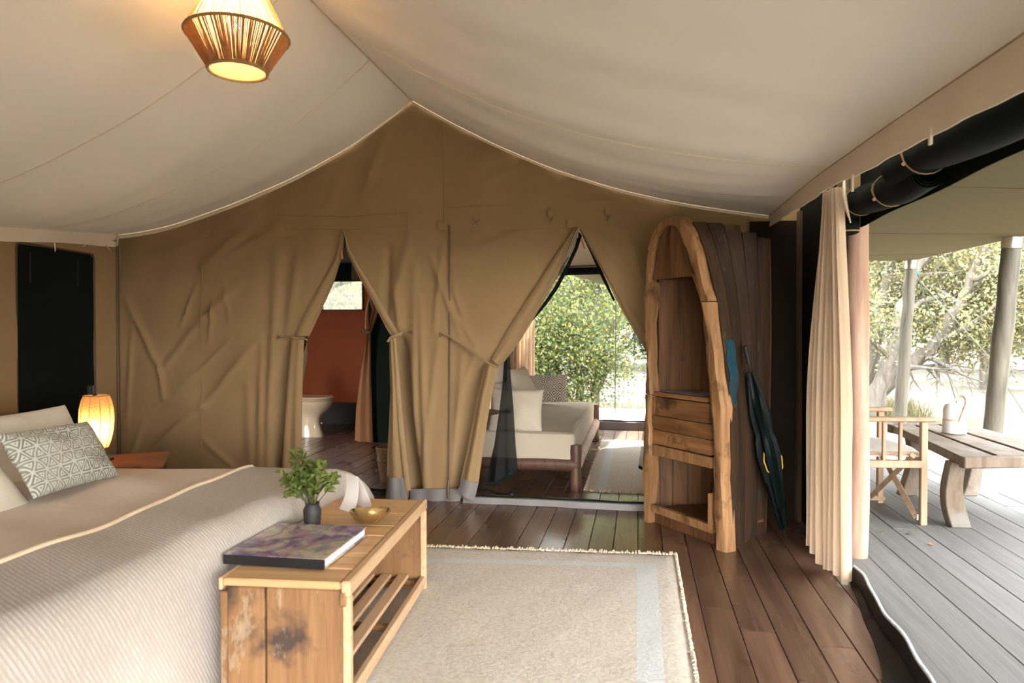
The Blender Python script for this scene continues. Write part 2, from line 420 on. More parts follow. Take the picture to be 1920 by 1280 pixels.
def m_blanket():
    q = NT('ribbed_throw')
    v = q.coords((1, 1, 1), rot=(0, 0, 0))
    sp = q.t.nodes.new('ShaderNodeSeparateXYZ'); q.l(v, sp.inputs[0])
    d = q.math('ADD', q.math('MULTIPLY', sp.outputs['Y'], 0.85), q.math('ADD', q.math('MULTIPLY', sp.outputs['Z'], 0.45), q.math('MULTIPLY', sp.outputs['X'], 0.42)))
    d = q.math('ADD', d, q.math('MULTIPLY', q.noise(v, 5, 2), 0.012))
    w = q.math('ADD', q.math('MULTIPLY', q.math('SINE', q.math('MULTIPLY', d, 2 * PI / 0.0125)), 0.5), 0.5)
    w = q.math('MULTIPLY', w, q.ramp(q.noise(q.coords((70, 70, 24)), 1.0, 2), [(0.35, 0.25), (0.6, 1.0)]))
    c = q.mix(w, (0.42, 0.375, 0.33), (0.51, 0.47, 0.425))
    nb = q.bump(w, 0.35, 0.0025)
    nb = q.bump(q.noise(q.coords(), 700, 2), 0.15, 0.001, nb)
    return q.end(q.bsdf(c, 0.92, 0.1, normal=nb, sheen=0.1))
M_blanket = m_blanket()
M_hem = cloth('throw_hem', (0.76, 0.62, 0.45), 0.05, 30, 300, 0.4)

def m_pattern(name, base, ink, kind, s, k):
    """block print of nested triangles or nested diamonds, in the cushion's own plane"""
    q = NT(name); v = q.coords(); sp = q.t.nodes.new('ShaderNodeSeparateXYZ'); q.l(v, sp.inputs[0])
    wob = q.math('MULTIPLY', q.math('SUBTRACT', q.noise(v, 14, 2), 0.5), 0.22 if kind == 'tri' else 0.08)
    u = q.math('ADD', q.math('MULTIPLY', sp.outputs['X'], s), wob); w = q.math('ADD', q.math('MULTIPLY', sp.outputs['Y'], s), wob)
    def tri(a): return q.math('MULTIPLY', q.math('ABSOLUTE', q.math('SUBTRACT', q.math('FRACT', a), 0.5)), 2.0)  # 1 on the lattice line
    if kind == 'tri':
        fams = [tri(w), tri(q.math('ADD', q.math('MULTIPLY', u, 0.87), q.math('MULTIPLY', w, 0.5))), tri(q.math('SUBTRACT', q.math('MULTIPLY', u, 0.87), q.math('MULTIPLY', w, 0.5)))]
        m = q.math('MAXIMUM', q.math('MAXIMUM', fams[0], fams[1]), fams[2])
    else:
        a = q.math('ADD', u, w); b = q.math('SUBTRACT', u, w)
        m = q.math('MAXIMUM', tri(a), tri(b))
    line = q.math('ADD', q.math('MULTIPLY', q.math('COSINE', q.math('MULTIPLY', q.math('SUBTRACT', 1.0, m), k)), 0.5), 0.5)
    f = q.ramp(line, [(0.38, 1.0), (0.55, 0.0)])
    fade = q.ramp(q.noise(v, 9, 3), [(0.3, 0.55), (0.7, 1.0)])
    c = q.mix(q.math('MULTIPLY', f, fade), base, ink)
    nb = q.bump(q.noise(v, 500, 2), 0.2, 0.001)
    return q.end(q.bsdf(c, 0.9, 0.1, normal=nb))
M_cush_tri = m_pattern('triangle_print', (0.52, 0.52, 0.46), (0.15, 0.16, 0.135), 'tri', 19.0, 14.0)
M_cush_dia = m_pattern('diamond_print', (0.66, 0.60, 0.52), (0.10, 0.07, 0.055), 'dia', 8.5, 14.0)
M_cush_line = m_pattern('fine_line_print', (0.72, 0.66, 0.57), (0.22, 0.19, 0.16), 'dia', 6.0, 34.0)

def m_bookcover():
    q = NT('floral_cover'); v = q.coords()
    a = q.noise(v, 9, 5, 0.6, 0.8); b = q.noise(q.coords((1, 1.4, 1)), 17, 4, 0.6, 0.5)
    c = q.ramp(a, [(0.30, (0.05, 0.035, 0.12)), (0.43, (0.17, 0.12, 0.27)), (0.5, (0.33, 0.27, 0.30)), (0.60, (0.55, 0.48, 0.37)), (0.72, (0.30, 0.33, 0.24))])
    c = q.mix(q.ramp(b, [(0.55, 0.0), (0.64, 0.75)]), c, (0.45, 0.20, 0.26))
    c = q.mix(q.ramp(q.noise(v, 13, 4, 0.5, 0.4), [(0.60, 0.0), (0.68, 0.6)]), c, (0.16, 0.27, 0.17))
    return q.end(q.bsdf(c, 0.22, 0.5, coat=0.4))
M_cover = m_bookcover()

def m_rug(name, band):
    q = NT(name); v = q.coords(); sp = q.t.nodes.new('ShaderNodeSeparateXYZ'); q.l(v, sp.inputs[0])
    n = q.noise(v, 55, 4, 0.7); n2 = q.noise(v, 6, 3)
    c = q.ramp(n, [(0.25, (0.34, 0.29, 0.225)), (0.6, (0.54, 0.49, 0.41))])
    c = q.mix(q.math('MULTIPLY', n2, 0.4), c, (0.60, 0.53, 0.44))
    def between(o, a, b): return q.math('MULTIPLY', q.math('GREATER_THAN', o, a), q.math('LESS_THAN', o, b))
    yt = q.math('SUBTRACT', sp.outputs['Y'], q.math('MULTIPLY', sp.outputs['X'], 0.12))
    for (ax, a, b, ax2, lo, hi) in band:
        if ax == 'T' or ax2 == 'T':
            A, B_ = (yt if ax == 'T' else sp.outputs[ax]), (yt if ax2 == 'T' else sp.outputs[ax2])
            f = q.math('MULTIPLY', between(A, a, b), between(B_, lo, hi)); c = q.mix(q.math('MULTIPLY', f, 0.75), c, (0.50, 0.53, 0.53)); continue
        f = q.math('MULTIPLY', between(sp.outputs[ax], a, b), between(sp.outputs[ax2], lo, hi))
        c = q.mix(q.math('MULTIPLY', f, 0.75), c, (0.50, 0.53, 0.53))
    wv = q.noise(q.coords((40, 260, 40)), 1.0, 2)
    nb = q.bump(wv, 0.6, 0.004); nb = q.bump(n, 0.7, 0.008, nb)
    return q.end(q.bsdf(c, 0.95, 0.05, normal=nb, sheen=0.1))

def m_shade(name, col, tcol, fac, kind, hole=0.10, cheap=False):
    q = NT(name)
    v = q.coords((1, 1, 1))
    if kind == 'woven':
        n = q.noise(q.coords((45, 45, 190)), 1.0, 4, 0.7)
    else:
        n = q.noise(q.coords((160, 160, 6)), 1.0, 3, 0.6)
    c = q.ramp(n, [(0.3, tuple(x * 0.45 for x in col)), (0.65, col)])
    sh = q.bsdf(c, 0.85, 0.1, normal=q.bump(n, 0.6, 0.003))
    sh = q.transl(sh, q.mix(n, tuple(x * 0.5 for x in tcol), tcol), fac)
    h = q.ramp(q.noise(q.coords((120, 120, 160)), 1.0, 2), [(0.62, 0.0), (0.66, 1.0)])
    return q.end(q.transp(sh, q.math('MULTIPLY', h, hole)))
M_jute = m_shade('jute_string', (0.70, 0.53, 0.33), (0.94, 0.76, 0.52), 0.65, 'string', 0.35)
M_woven = m_shade('woven_shade', (0.50, 0.28, 0.13), (0.82, 0.40, 0.16), 0.55, 'woven', 0.55)
M_jutecord = cloth('jute_cord', (0.34, 0.20, 0.09), 0.2, 60, 300, 0.5)
M_bluepaint = wood('flaked_blue_paint', (0.006, 0.035, 0.055), (0.014, 0.075, 0.11), (10, 10, 2), 0.6, 0.5, 0.3, False, 0, stain=(0.05, 0.03, 0.016), stainamt=0.46, stainscale=9)
M_amber_dk = cloth('brown_flap_canvas', (0.26, 0.115, 0.05), 0.1, 3, 700, 0.15, tl=0.15, crease=0.2)
M_jutelow = m_shade('jute_string_dense', (0.48, 0.30, 0.15), (0.75, 0.46, 0.22), 0.45, 'string', 0.0)
M_bulb = emit('lit_bulb', (1.0, 0.75, 0.42), 18.0)
# ---------------------------------------------------------------- setting: floor, deck, ground
YW = 4.65                                                    # the canvas partition
def planks(parent, x0, x1, w, y0, y1, m, seed, gap=0.004, th=0.024, z=0.0, lens=(1.8, 3.0), keep=None):
    r = random.Random(seed); x = x0; n = 0
    while x < x1 - 0.02:
        xe = min(x + w, x1); y = y0 - r.uniform(0, 1.5)
        while y < y1:
            ye = y + r.uniform(*lens)
            a, b = max(y, y0), min(ye, y1)
            if b - a > 0.05 and (keep is None or keep(x, xe, a, b)):
                dz = r.uniform(-0.0012, 0.0012)
                MB().box((x + gap / 2, a + gap / 2, z - th), (xe - gap / 2, b - gap / 2, z + dz), ch=0.0012).build('plank', m, parent, smooth=False)
                n += 1
            y = ye
        x = xe
    return n

floor = MB().box((-4.75, -1.6, -0.10), (1.03, 8.40, -0.026)).build('floor', M_gap, smooth=False)
tag(floor, 'dark red-brown plank floor inside the tent', 'floor', kind='structure')
def floor_keep(x0, x1, a, b):
    if a > 4.8: return x1 > -4.0
    if x1 < -1.75 and b < 3.0: return False                   # wholly under the bed
    return x0 > -4.0
planks(floor, -4.725, 1.02, 0.135, 0.3, 8.38, M_floor, 3, keep=floor_keep, lens=(2.2, 3.6))

deck = MB().box((1.05, -1.6, -0.14), (3.06, 10.6, -0.04)).build('deck', M_gap, smooth=False)
tag(deck, 'grey weathered plank deck of the veranda beside the tent', 'deck', kind='structure')
planks(deck, 1.05, 3.10, 0.1575, 0.4, 10.6, M_deck, 11, th=0.03, lens=(1.9, 3.2))
EDGE = [(0.6, .80), (2.5, .935), (2.86, .975), (3.05, .985), (3.5, 1.02)]
for x0, x1 in ((.735, .8925), (.8925, 1.05)):                # planks that run under the groundsheet edge
    G = []
    for k in range(31):
        y = lerp(.4, 3.5, k / 30); a = max(x0 + .002, interp(EDGE, y) - .004)
        if a < x1 - .006: G.append([(a, y, .003), (x1 - .002, y, .003)])
    MB().grid(G[::-1], .002).build('plank', M_deck, deck, smooth=False)
deck2 = MB().box((-3.2, 8.47, -0.14), (1.04, 10.7, -0.04)).build('deck', M_gap, smooth=False)
tag(deck2, 'sunlit plank deck beyond the lounge sofa and its doorway', 'deck', kind='structure')
planks(deck2, -3.2, 1.04, 0.175, 8.47, 10.7, M_deck, 12, th=0.03, lens=(3, 4))

def ground_h(x, y):
    return -0.42 + 0.05 * math.sin(x * 0.31 + 1) * math.cos(y * 0.23) + 0.02 * math.sin(x * 1.3) * math.sin(y * 1.1)
xs = [-70 + i * 3.0 for i in range(61)]; ys = [-40 + i * 3.0 for i in range(51)]
ground = MB().grid([[(x, y, ground_h(x, y)) for y in ys] for x in xs][::-1]).build('ground', M_ground)
tag(ground, 'dry sunlit lawn around the tent under the trees', 'lawn', kind='structure')

# ---------------------------------------------------------------- tent liner (ceiling)
RX = -1.572
CR = [(0, 1), (.045, .925), (.09, .85), (.25, .617), (.42, .405), (.60, .235), (.776, .11), (.9, .045), (1, 0)]
CL = [(0, 1), (.03, .945), (.059, .89), (.195, .663), (.37, .443), (.588, .235), (.815, .06), (.92, .015), (1, 0)]
EAVE_R = [(-1.6, 0.93, 1.80), (1.0, .90, 1.88), (1.9, .89, 1.907), (2.47, .87, 1.926), (3.56, .85, 1.957), (4.65, .82, 1.94)]
EAVE_L = [(-1.6, -3.93, 1.84), (2.2, -3.93, 1.83), (3.0, -3.93, 1.82), (3.6, -3.93, 1.846), (4.1, -3.93, 1.893), (4.65, -3.945, 1.942)]
def eave(tab, y):
    return interp([(a, b) for a, b, c in tab], y), interp([(a, c) for a, b, c in tab], y)
def ridge_z(y): return 2.823 - 0.012 * math.sin(PI * min(1, max(0, (4.65 - y) / 3.0)))
def sm_tab(tab, u):
    e = 0.05; return (interp(tab, u - e) + interp(tab, u) * 2 + interp(tab, u + e)) / 4 if 0.05 < u < 0.95 else interp(tab, u)
def liner_pt(side, u, y):
    ex, ez = eave(EAVE_R if side > 0 else EAVE_L, y); rz = ridge_z(y)
    x = lerp(RX, ex, u); h = sm_tab(CR if side > 0 else CL, u)
    z = ez + (rz - ez) * h
    d = 4.65 - y
    b = u * (1 - u) * 4
    z -= 0.05 * b * math.sin(PI * min(1, d / 2.6)) * (1 if d < 2.6 else 0)
    # long soft pull folds running down the slope
    z += b ** 0.5 * smooth(d / 0.35) * (0.012 * math.sin(7.0 * y + 1.5 * u + side) + (0.007 if side > 0 else 0.004) * math.sin(15.5 * y - 3 * u + 2))
    z += 0.009 * math.exp(-((u - 0.80) / 0.2) ** 2) * math.sin(26 * y + 7 * u) * math.exp(-((y - 4.1) / 0.5) ** 2)
    return (x, y, z)
ceiling = MB()
NY = 90
for side in (1, -1):
    G = [[liner_pt(side, i / 44, lerp(4.63, -1.6, (k / NY) ** 1.15)) for k in range(NY + 1)] for i in range(45)]
    if side < 0: G = G[::-1]
    ceiling.grid(G)
ceiling = ceiling.build('ceiling', M_liner)
tag(ceiling, 'sagging cream fabric liner under the tent roof', 'ceiling', kind='structure')
# ridge seam, hem along the partition, valances
MB().tube([(RX, y, ridge_z(y) - 0.002) for y in [4.62 - 0.3 * k for k in range(20)]], 0.006, 6).build('ridge_seam', M_valance, ceiling)
hem = MB()
for side in (1, -1):
    G = []
    for i in range(45):
        p = Vector(liner_pt(side, i / 44, 4.63)); w = 0.034 * min(1, 0.35 + 1.6 * (i / 44)) if side < 0 else 0.022
        G.append([p + Vector((0, 0.004, 0)), p + Vector((0, -0.006, -w * 0.5)), p + Vector((0, -0.004, -w))])
    if side < 0: G = G[::-1]
    hem.grid(G, 0.004)
hem.build('hem', M_valance, ceiling)
def valance(tab, heights, seed, side):
    r = random.Random(seed); G = []
    N = 110
    for k in range(N + 1):
        y = lerp(4.62, -1.4, k / N); ex, ez = eave(tab, y); h = interp(heights, y)
        wv = 0.006 * math.sin(9 * y) + 0.004 * math.sin(23 * y + seed)
        G.append([(ex, y, ez + 0.004), (ex + side * (0.004 + wv * 0.5), y, ez - h * 0.5), (ex + side * wv, y, ez - h + 0.005 * math.sin(6 * y + seed))])
    if side < 0: G = G[::-1]
    return MB().grid(G, 0.004).build('valance', M_valance, ceiling)
valance(EAVE_R, [(-1.5, .14), (1.7, .14), (2.05, .135), (2.4, .125), (3.3, .105), (4.65, .075)], 1, 1)
valance(EAVE_L, [(-1.5, .09), (3.6, .083), (4.65, .092)], 2, -1)
MB().grid([[(-3.945, 4.615, 1.945), (-3.945, 4.60, 1.85)], [(-3.915, 4.60, 1.945), (-3.915, 4.59, 1.85)]], 0.004).build('valance_end', M_valance, ceiling)
MB().tube([(eave(EAVE_R, y)[0] + 0.001, y, eave(EAVE_R, y)[1] - 0.003) for y in [4.6 - 0.25 * k for k in range(22)]], 0.003, 5).build('eave_seam', M_canvas_hem, ceiling)
for y, dy, h in ((4.02, 0.0, .055), (4.29, 0.03, .02), (4.49, -.05, .045), (3.1, 0.02, .05)):
    ex, ez = eave(EAVE_L, y)
    MB().tube([(ex + .012, y, ez - .085), (ex + .016, y - dy * .5, ez - .09 - h * .5), (ex + .016, y - dy, ez - .09 - h)], [.006, .006, .004], 6, squash=.3).build('tie_tape', M_valance, ceiling)
for y, h in ((3.02, .07), (2.3, .05)):
    ex, ez = eave(EAVE_R, y); z0 = ez - .10
    MB().box((ex - .002, y - .007, z0 - h), (ex + .006, y + .007, z0)).build('tie_tape', M_valance, ceiling)

# ---------------------------------------------------------------- canvas partition (back wall)
SEG = [  # (x0, z0, x1, z1, amplitude towards the room, width)
]
def _s(a, b, amp, w): SEG.append((a[0], a[1], b[0], b[1], amp, w))
_s((-3.245, 1.281), (-3.606, 0.873), .016, .035); _s((-3.245, 1.281), (-2.928, 1.539), .018, .035); _s((-3.25, 0.634), (-3.789, 0.202), .018, .03); _s((-3.25, 0.614), (-2.757, 1.16), .018, .035)
_s((-3.253, 0.27), (-3.521, 0.117), .014, .025); _s((-3.252, 0.391), (-2.982, 0.158), .014, .025); _s((-3.898, 1.447), (-3.606, 0.914), .018, .03); _s((-3.606, 0.955), (-3.581, 0.689), .014, .025)
_s((-3.844, 1.282), (-3.899, 0.456), .012, .025); _s((-3.305, 1.523), (-3.421, 1.241), .015, .02); _s((-3.241, 1.683), (-2.795, 2.012), .02, .035); _s((-3.015, 1.759), (-2.516, 2.015), .018, .035)
_s((-3.146, 1.902), (-3.69, 1.773), .012, .04); _s((-3.247, 0.917), (-3.47, 0.752), .012, .025); _s((-3.247, 0.917), (-3.019, 1.12), .014, .025); _s((-3.15, 1.441), (-3.188, 1.119), .012, .02)
_s((-3.06, 1.6), (-3.018, 1.28), .010, .02); _s((-3.749, 0.501), (-3.892, 0.166), .012, .03); _s((-2.624, 1.791), (-2.698, 0.168), .022, .045); _s((-2.748, 1.121), (-2.772, 0.166), .015, .03)
_s((-2.868, 0.802), (-2.85, 0.163), .010, .04); _s((-2.454, 1.787), (-2.542, 1.2), .014, .04)
_s((-1.586, 1.92), (-1.707, 1.429), .014, .04); _s((-1.762, 1.772), (-1.788, 1.276), -.03, .035); _s((-1.707, 1.505), (-1.668, 1.124), .02, .03); _s((-1.516, 1.427), (-1.48, 0.023), .018, .03)
_s((-1.445, 1.728), (-1.235, 1.181), .016, .028); _s((-1.391, 1.125), (-1.511, 0.136), .014, .03); _s((-1.359, 1.801), (-1.418, 1.2), .012, .025); _s((-1.563, 1.655), (-1.579, 0.057), .015, .035)
_s((-1.212, 1.05), (-1.283, 0.108), .016, .035); _s((-1.243, 1.275), (-1.12, 1.107), .013, .02); _s((-1.281, 1.5), (-1.204, 1.275), .012, .02); _s((-1.116, 1.766), (-0.768, 1.898), .014, .03)
_s((-1.128, 1.051), (-1.236, 0.675), .012, .03); _s((-0.276, 1.848), (-0.009, 1.557), .018, .04); _s((-0.098, 1.897), (0.061, 1.414), .02, .04); _s((0.042, 1.982), (0.217, 1.624), .018, .04)
_s((-2.452, 2.197), (-2.076, 2.433), .014, .04); _s((-1.955, 2.159), (-1.784, 2.59), .02, .04); _s((-1.28, 2.359), (-0.937, 2.436), .012, .03); _s((-1.069, 2.22), (-0.713, 2.371), .016, .035)
_s((-0.713, 2.134), (-0.384, 2.248), .014, .03); _s((-2.201, 2.13), (-2.118, 2.319), .010, .03); _s((-0.42, 2.069), (-0.063, 2.075), .012, .03); _s((-2.687, 2.067), (-3.057, 1.999), .014, .03)
SEGA = np.array(SEG) * np.array([1, 1, 1, 1, 1.45, .9])
def wfold(x, z):
    ax, az, bx, bz, am, w = SEGA.T
    dx, dz = bx - ax, bz - az; L2 = dx * dx + dz * dz
    t = ((x - ax) * dx + (z - az) * dz) / L2; tc = np.clip(t, 0, 1)
    d2 = (x - ax - tc * dx) ** 2 + (z - az - tc * dz) ** 2
    y = float((am * np.exp(-d2 / (w * w)) * (0.35 + 0.65 * np.sin(PI * np.clip(tc, 0.08, 0.92)))).sum())
    y += 0.006 * math.sin(9 * x + 2 * z) + 0.004 * math.sin(17 * x - 5 * z) + 0.003 * math.sin(23 * z + 4 * x)
    return -y
wall_back = empty('wall_back', (-1.5, YW, 0), 'khaki canvas partition with two tied-back door openings', 'wall', kind='structure')
E1L = ztab([(-2.107, 1.922), (-2.116, 1.757), (-2.183, 1.561), (-2.259, 1.414), (-2.339, 1.262), (-2.39, 1.169), (-2.449, 1.043), (-2.493, 0.807), (-2.516, 0.491), (-2.539, 0.174), (-2.57, 0.0)])
E1R = ztab([(-2.099, 1.926), (-2.079, 1.771), (-2.026, 1.662), (-1.973, 1.566), (-1.88, 1.396), (-1.804, 1.257), (-1.736, 1.154), (-1.712, 1.047), (-1.697, 0.665), (-1.671, 0.015), (-1.66, -.01)])
E2L = ztab([(-0.416, 1.91), (-0.55, 1.579), (-0.724, 1.273), (-0.866, 1.067), (-0.968, 0.948), (-1.032, 0.753), (-1.128, 0.339), (-1.198, -0.002)])
E2R = ztab([(-0.398, 1.895), (-0.246, 1.611), (-0.114, 1.34), (0.038, 1.086), (0.15, 0.88), (0.29, 0.563), (0.36, 0.069)])
def panel(name, fl, fr, zt, nu, nz, m, dfun=None):
    G = []
    for i in range(nz + 1):
        z = lerp(0.0, zt, i / nz); row = []
        a, b = fl(z), fr(z)
        for k in range(nu + 1):
            x = lerp(a, b, k / nu)
            row.append((x, YW + wfold(x, z) + (dfun(x, z) if dfun else 0), z))
        G.append(row)
    return MB().grid(G, 0.003).build(name, m, wall_back)
def d1(x, z):      # the sheet turns away from the room beside the lower flaps
    e = interp(E1L, z); k = smooth((1.25 - z) / 0.25)
    return k * 0.22 * math.exp(-((x - e + .055) / 0.05) ** 2)
FR1 = ztab([(-1.684, 1.154), (-1.672, 1.017), (-1.653, 0.781), (-1.629, 0.514), (-1.606, 0.285), (-1.579, 0.076)])
def d2(x, z):
    e = interp(E1R, z); k = smooth((1.25 - z) / 0.25); e2 = interp(E2L, z); k2 = smooth((1.05 - z) / 0.25)
    return k * 0.15 * math.exp(-((x - interp(FR1, z) - .012) / 0.035) ** 2) + k2 * 0.10 * math.exp(-((x - e2) / 0.12) ** 2)
panel('canvas_panel', lambda z: -3.99, lambda z: interp(E1L, z), 1.916, 110, 110, M_canvas, d1)
panel('canvas_panel', lambda z: interp(E1R, z), lambda z: interp(E2L, z), 1.902, 110, 110, M_canvas, d2)
panel('canvas_panel', lambda z: interp(E2R, z), lambda z: 1.02, 1.902, 60, 50, M_canvas)
G = []
for i in range(31):
    z = lerp(1.897, 2.95, i / 30)
    G.append([(x, YW + wfold(x, z) - 0.0025, z) for x in [lerp(-3.99, 1.02, k / 160) for k in range(161)]])
MB().grid(G, 0.003).build('canvas_panel', M_canvas, wall_back)

def strip(name, left, right, y0, m, parent=None, bulge=0.02, n=5, th=0.003, yfun=None, sub=5):
    """cloth band between two polylines of (x, z), same count"""
    L = []; R = []
    for tab, out in ((left, L), (right, R)):
        for a, b in zip(tab, tab[1:]):
            for k in range(sub): out.append((lerp(a[0], b[0], k / sub), lerp(a[1], b[1], k / sub)))
        out.append(tab[-1])
    G = []
    for a, b in zip(L, R):
        row = []
        for k in range(n + 1):
            t = k / n; x, z = lerp(a[0], b[0], t), lerp(a[1], b[1], t)
            row.append((x, y0 - bulge * math.sin(PI * t) + (yfun(t, z) if yfun else 0), z))
        G.append(row)
    return MB().grid(G[::-1], th).build(name, m, parent or wall_back)
# turned edges above the ties
strip('door_flap', [(-2.107, 1.918), (-2.128, 1.838), (-2.153, 1.734), (-2.233, 1.612), (-2.287, 1.531), (-2.41, 1.317), (-2.478, 1.169)],
      [(-2.103, 1.911), (-2.116, 1.787), (-2.133, 1.714), (-2.183, 1.561), (-2.238, 1.445), (-2.322, 1.278), (-2.381, 1.161)], YW - .012, M_canvas, bulge=.022, yfun=lambda t, z: .03 * t * t)
strip('door_flap', [(-2.099, 1.918), (-2.079, 1.771), (-2.026, 1.662), (-1.973, 1.566), (-1.88, 1.396), (-1.804, 1.257), (-1.732, 1.154)],
      [(-2.095, 1.926), (-2.05, 1.786), (-1.985, 1.673), (-1.916, 1.572), (-1.82, 1.414), (-1.751, 1.295), (-1.688, 1.192)], YW - .010, M_canvas_hem, bulge=.014, yfun=lambda t, z: .02 * (1 - t))
strip('door_flap', [(-0.423, 1.903), (-0.547, 1.732), (-0.69, 1.512), (-0.881, 1.222), (-0.945, 1.107), (-1.005, 1.007)],
      [(-0.412, 1.903), (-0.481, 1.738), (-0.55, 1.572), (-0.724, 1.266), (-0.832, 1.097), (-0.945, 0.955)], YW - .02, M_canvas, bulge=.03, yfun=lambda t, z: .05 * t * t)
strip('door_flap', [(-0.398, 1.888), (-0.322, 1.749), (-0.246, 1.611), (-0.114, 1.34), (0.042, 1.075)],
      [(-0.387, 1.891), (-0.282, 1.719), (-0.182, 1.534), (-0.04, 1.322), (0.101, 1.129)], YW - .012, M_canvas, bulge=.02, yfun=lambda t, z: .03 * (1 - t))
# hanging lower flaps
def fl_fold(a, ph): return lambda t, z: a * math.sin(t * 9 + ph) * (0.4 + 0.6 * smooth((1.1 - z) / 0.8))
strip('door_flap', [(-2.487, 1.145), (-2.5, 1.023), (-2.519, 0.807), (-2.542, 0.491), (-2.56, 0.245), (-2.579, -0.045)],
      [(-2.39, 1.137), (-2.395, 1.024), (-2.404, 0.808), (-2.41, 0.494), (-2.415, 0.25), (-2.421, -0.038)], YW - .05, M_canvas, bulge=.02, n=10, yfun=fl_fold(.012, 4.0))
strip('door_flap', [(-1.74, 1.124), (-1.74, 1.009), (-1.733, 0.779), (-1.746, 0.511), (-1.758, 0.319), (-1.763, 0.153)],
      [(-1.684, 1.154), (-1.672, 1.017), (-1.653, 0.781), (-1.629, 0.514), (-1.606, 0.285), (-1.579, 0.076)], YW - .05, M_canvas, bulge=.025, n=10, yfun=fl_fold(.010, 1.0))
strip('flap_hem', [(-1.7, 1.147), (-1.688, 1.017), (-1.677, 0.78), (-1.657, 0.513), (-1.634, 0.284), (-1.607, 0.071)],
      [(-1.68, 1.154), (-1.668, 1.017), (-1.645, 0.781), (-1.621, 0.514), (-1.598, 0.286), (-1.571, 0.08)], YW - .078, M_canvas_hem, bulge=.004, n=3)
strip('groundsheet_skirt', [(-1.759, 0.172), (-1.759, 0.107), (-1.767, 0.01)], [(-1.618, 0.159), (-1.607, 0.086), (-1.595, -0.005)], YW - .062, M_pvc, bulge=.03, n=8, yfun=fl_fold(.008, 2.0))
strip('door_flap', [(-1.044, 0.977), (-1.067, 0.857), (-1.097, 0.733), (-1.151, 0.451), (-1.213, 0.175)],
      [(-0.949, 0.948), (-0.968, 0.858), (-0.99, 0.769), (-1.044, 0.454), (-1.086, 0.146)], YW - .06, M_canvas, bulge=.035, n=10, yfun=fl_fold(.012, 0.5))
strip('groundsheet_skirt', [(-1.209, 0.186), (-1.217, 0.129), (-1.233, 0.095)], [(-1.082, 0.153), (-1.098, 0.085), (-1.117, 0.02)], YW - .075, M_pvc, bulge=.035, n=8)
strip('groundsheet_skirt', [(-1.595, 0.076), (-1.595, 0.033), (-1.599, -0.013)], [(-1.206, 0.096), (-1.213, 0.058), (-1.229, 0.004)], YW - .02, M_pvc, bulge=.012, n=14, yfun=lambda t, z: -.012 * math.sin(16 * t) * (0.14 - z) / .14)
# ties, zips, hooks, patches
def band(name, path, w, m, y=YW - .06, r=None):
    return MB().tube([(x, yy, z) for (x, z), yy in zip(path, y if isinstance(y, (list, tuple)) else [y] * len(path))], w, 8, squash=.35).build(name, m, wall_back)
band('tie_strap', [(-2.572, 1.153), (-2.521, 1.157), (-2.474, 1.157), (-2.432, 1.145), (-2.386, 1.149), (-2.373, 1.134)], .017, M_canvas_hem, [YW - .03, YW - .045, YW - .075, YW - .085, YW - .07, YW - .04])
band('tie_strap', [(-1.74, 1.124), (-1.708, 1.154), (-1.668, 1.17), (-1.644, 1.181)], .018, M_canvas_hem, [YW - .05, YW - .085, YW - .085, YW - .05])
band('tie_strap', [(-1.317, 1.17), (-1.224, 1.114), (-1.128, 1.051), (-1.032, 0.992), (-0.952, 0.951)], .016, M_canvas_hem, [YW - .04, YW - .045, YW - .06, YW - .10, YW - .09])
def toggle(px, pz, flip=1):
    MB().tube([(px - .03 * flip, YW - .03, pz + .012), (px + .002 * flip, YW - .035, pz), (px - .03 * flip, YW - .03, pz - .014), (px - .032 * flip, YW - .03, pz)], .0035, 5, closed=True).build('strap_ring', M_zip, wall_back)
for p, f in (((-2.581, 1.153), 1), ((-1.608, 1.189), -1), ((-1.344, 1.174), 1)): toggle(*p, f)
def hook(p):
    x, z = p
    MB().tube([(x - .016, YW - .03, z + .012), (x + .016, YW - .03, z + .012), (x, YW - .034, z - .006)], .0028, 5, closed=True).build('hook', M_steel, wall_back)
    MB().tube([(x, YW - .034, z - .004), (x + .004, YW - .04, z - .022), (x - .002, YW - .046, z - .03), (x - .006, YW - .044, z - .02)], .004, 6).build('hook', M_steel, wall_back)
    MB().box((x - .018, YW - .03, z + .012), (x + .018, YW - .022, z + .058)).build('hook_patch', M_canvas, wall_back, smooth=False)
for p in ((-1.108, 1.951), (-0.591, 1.958), (-0.204, 1.958)): hook(p)
zp = [(-1.308, 1.942), (-1.304, 1.65), (-1.305, 1.275), (-1.306, 0.899), (-1.306, 0.522), (-1.311, 0.144)]
MB().tube([(x, YW + wfold(x, z) - .010, z) for x, z in zp for _ in (0,)], .006, 6).build('zip', M_zip, wall_back)
MB().tube([((-1.311, 0.152)[0], YW - .03, (-1.311, 0.152)[1]), ((-1.311, 0.087)[0], YW - .035, (-1.311, 0.087)[1]), ((-1.311, 0.023)[0], YW - .035, (-1.311, 0.023)[1])], [.007, .011, .007], 8).build('zip_pull', M_zip, wall_back)
MB().tube([((-2.112, 1.78)[0], YW - .015, (-2.112, 1.78)[1]), ((-2.104, 1.718)[0], YW - .02, (-2.104, 1.718)[1])], .007, 6).build('zip_pull', M_orange, wall_back)
MB().tube([((-0.405, 1.895)[0], YW - .01, (-0.405, 1.895)[1]), ((-0.409, 1.83)[0], YW - .015, (-0.409, 1.83)[1])], .006, 6).build('zip_pull', M_steel, wall_back)
MB().tube([((-0.383, 1.822)[0], YW + .02, (-0.383, 1.822)[1]), ((-0.362, 1.757)[0], YW + .015, (-0.362, 1.757)[1])], [.011, .014], 8, squash=.4).build('zip_pull', M_orange, wall_back)
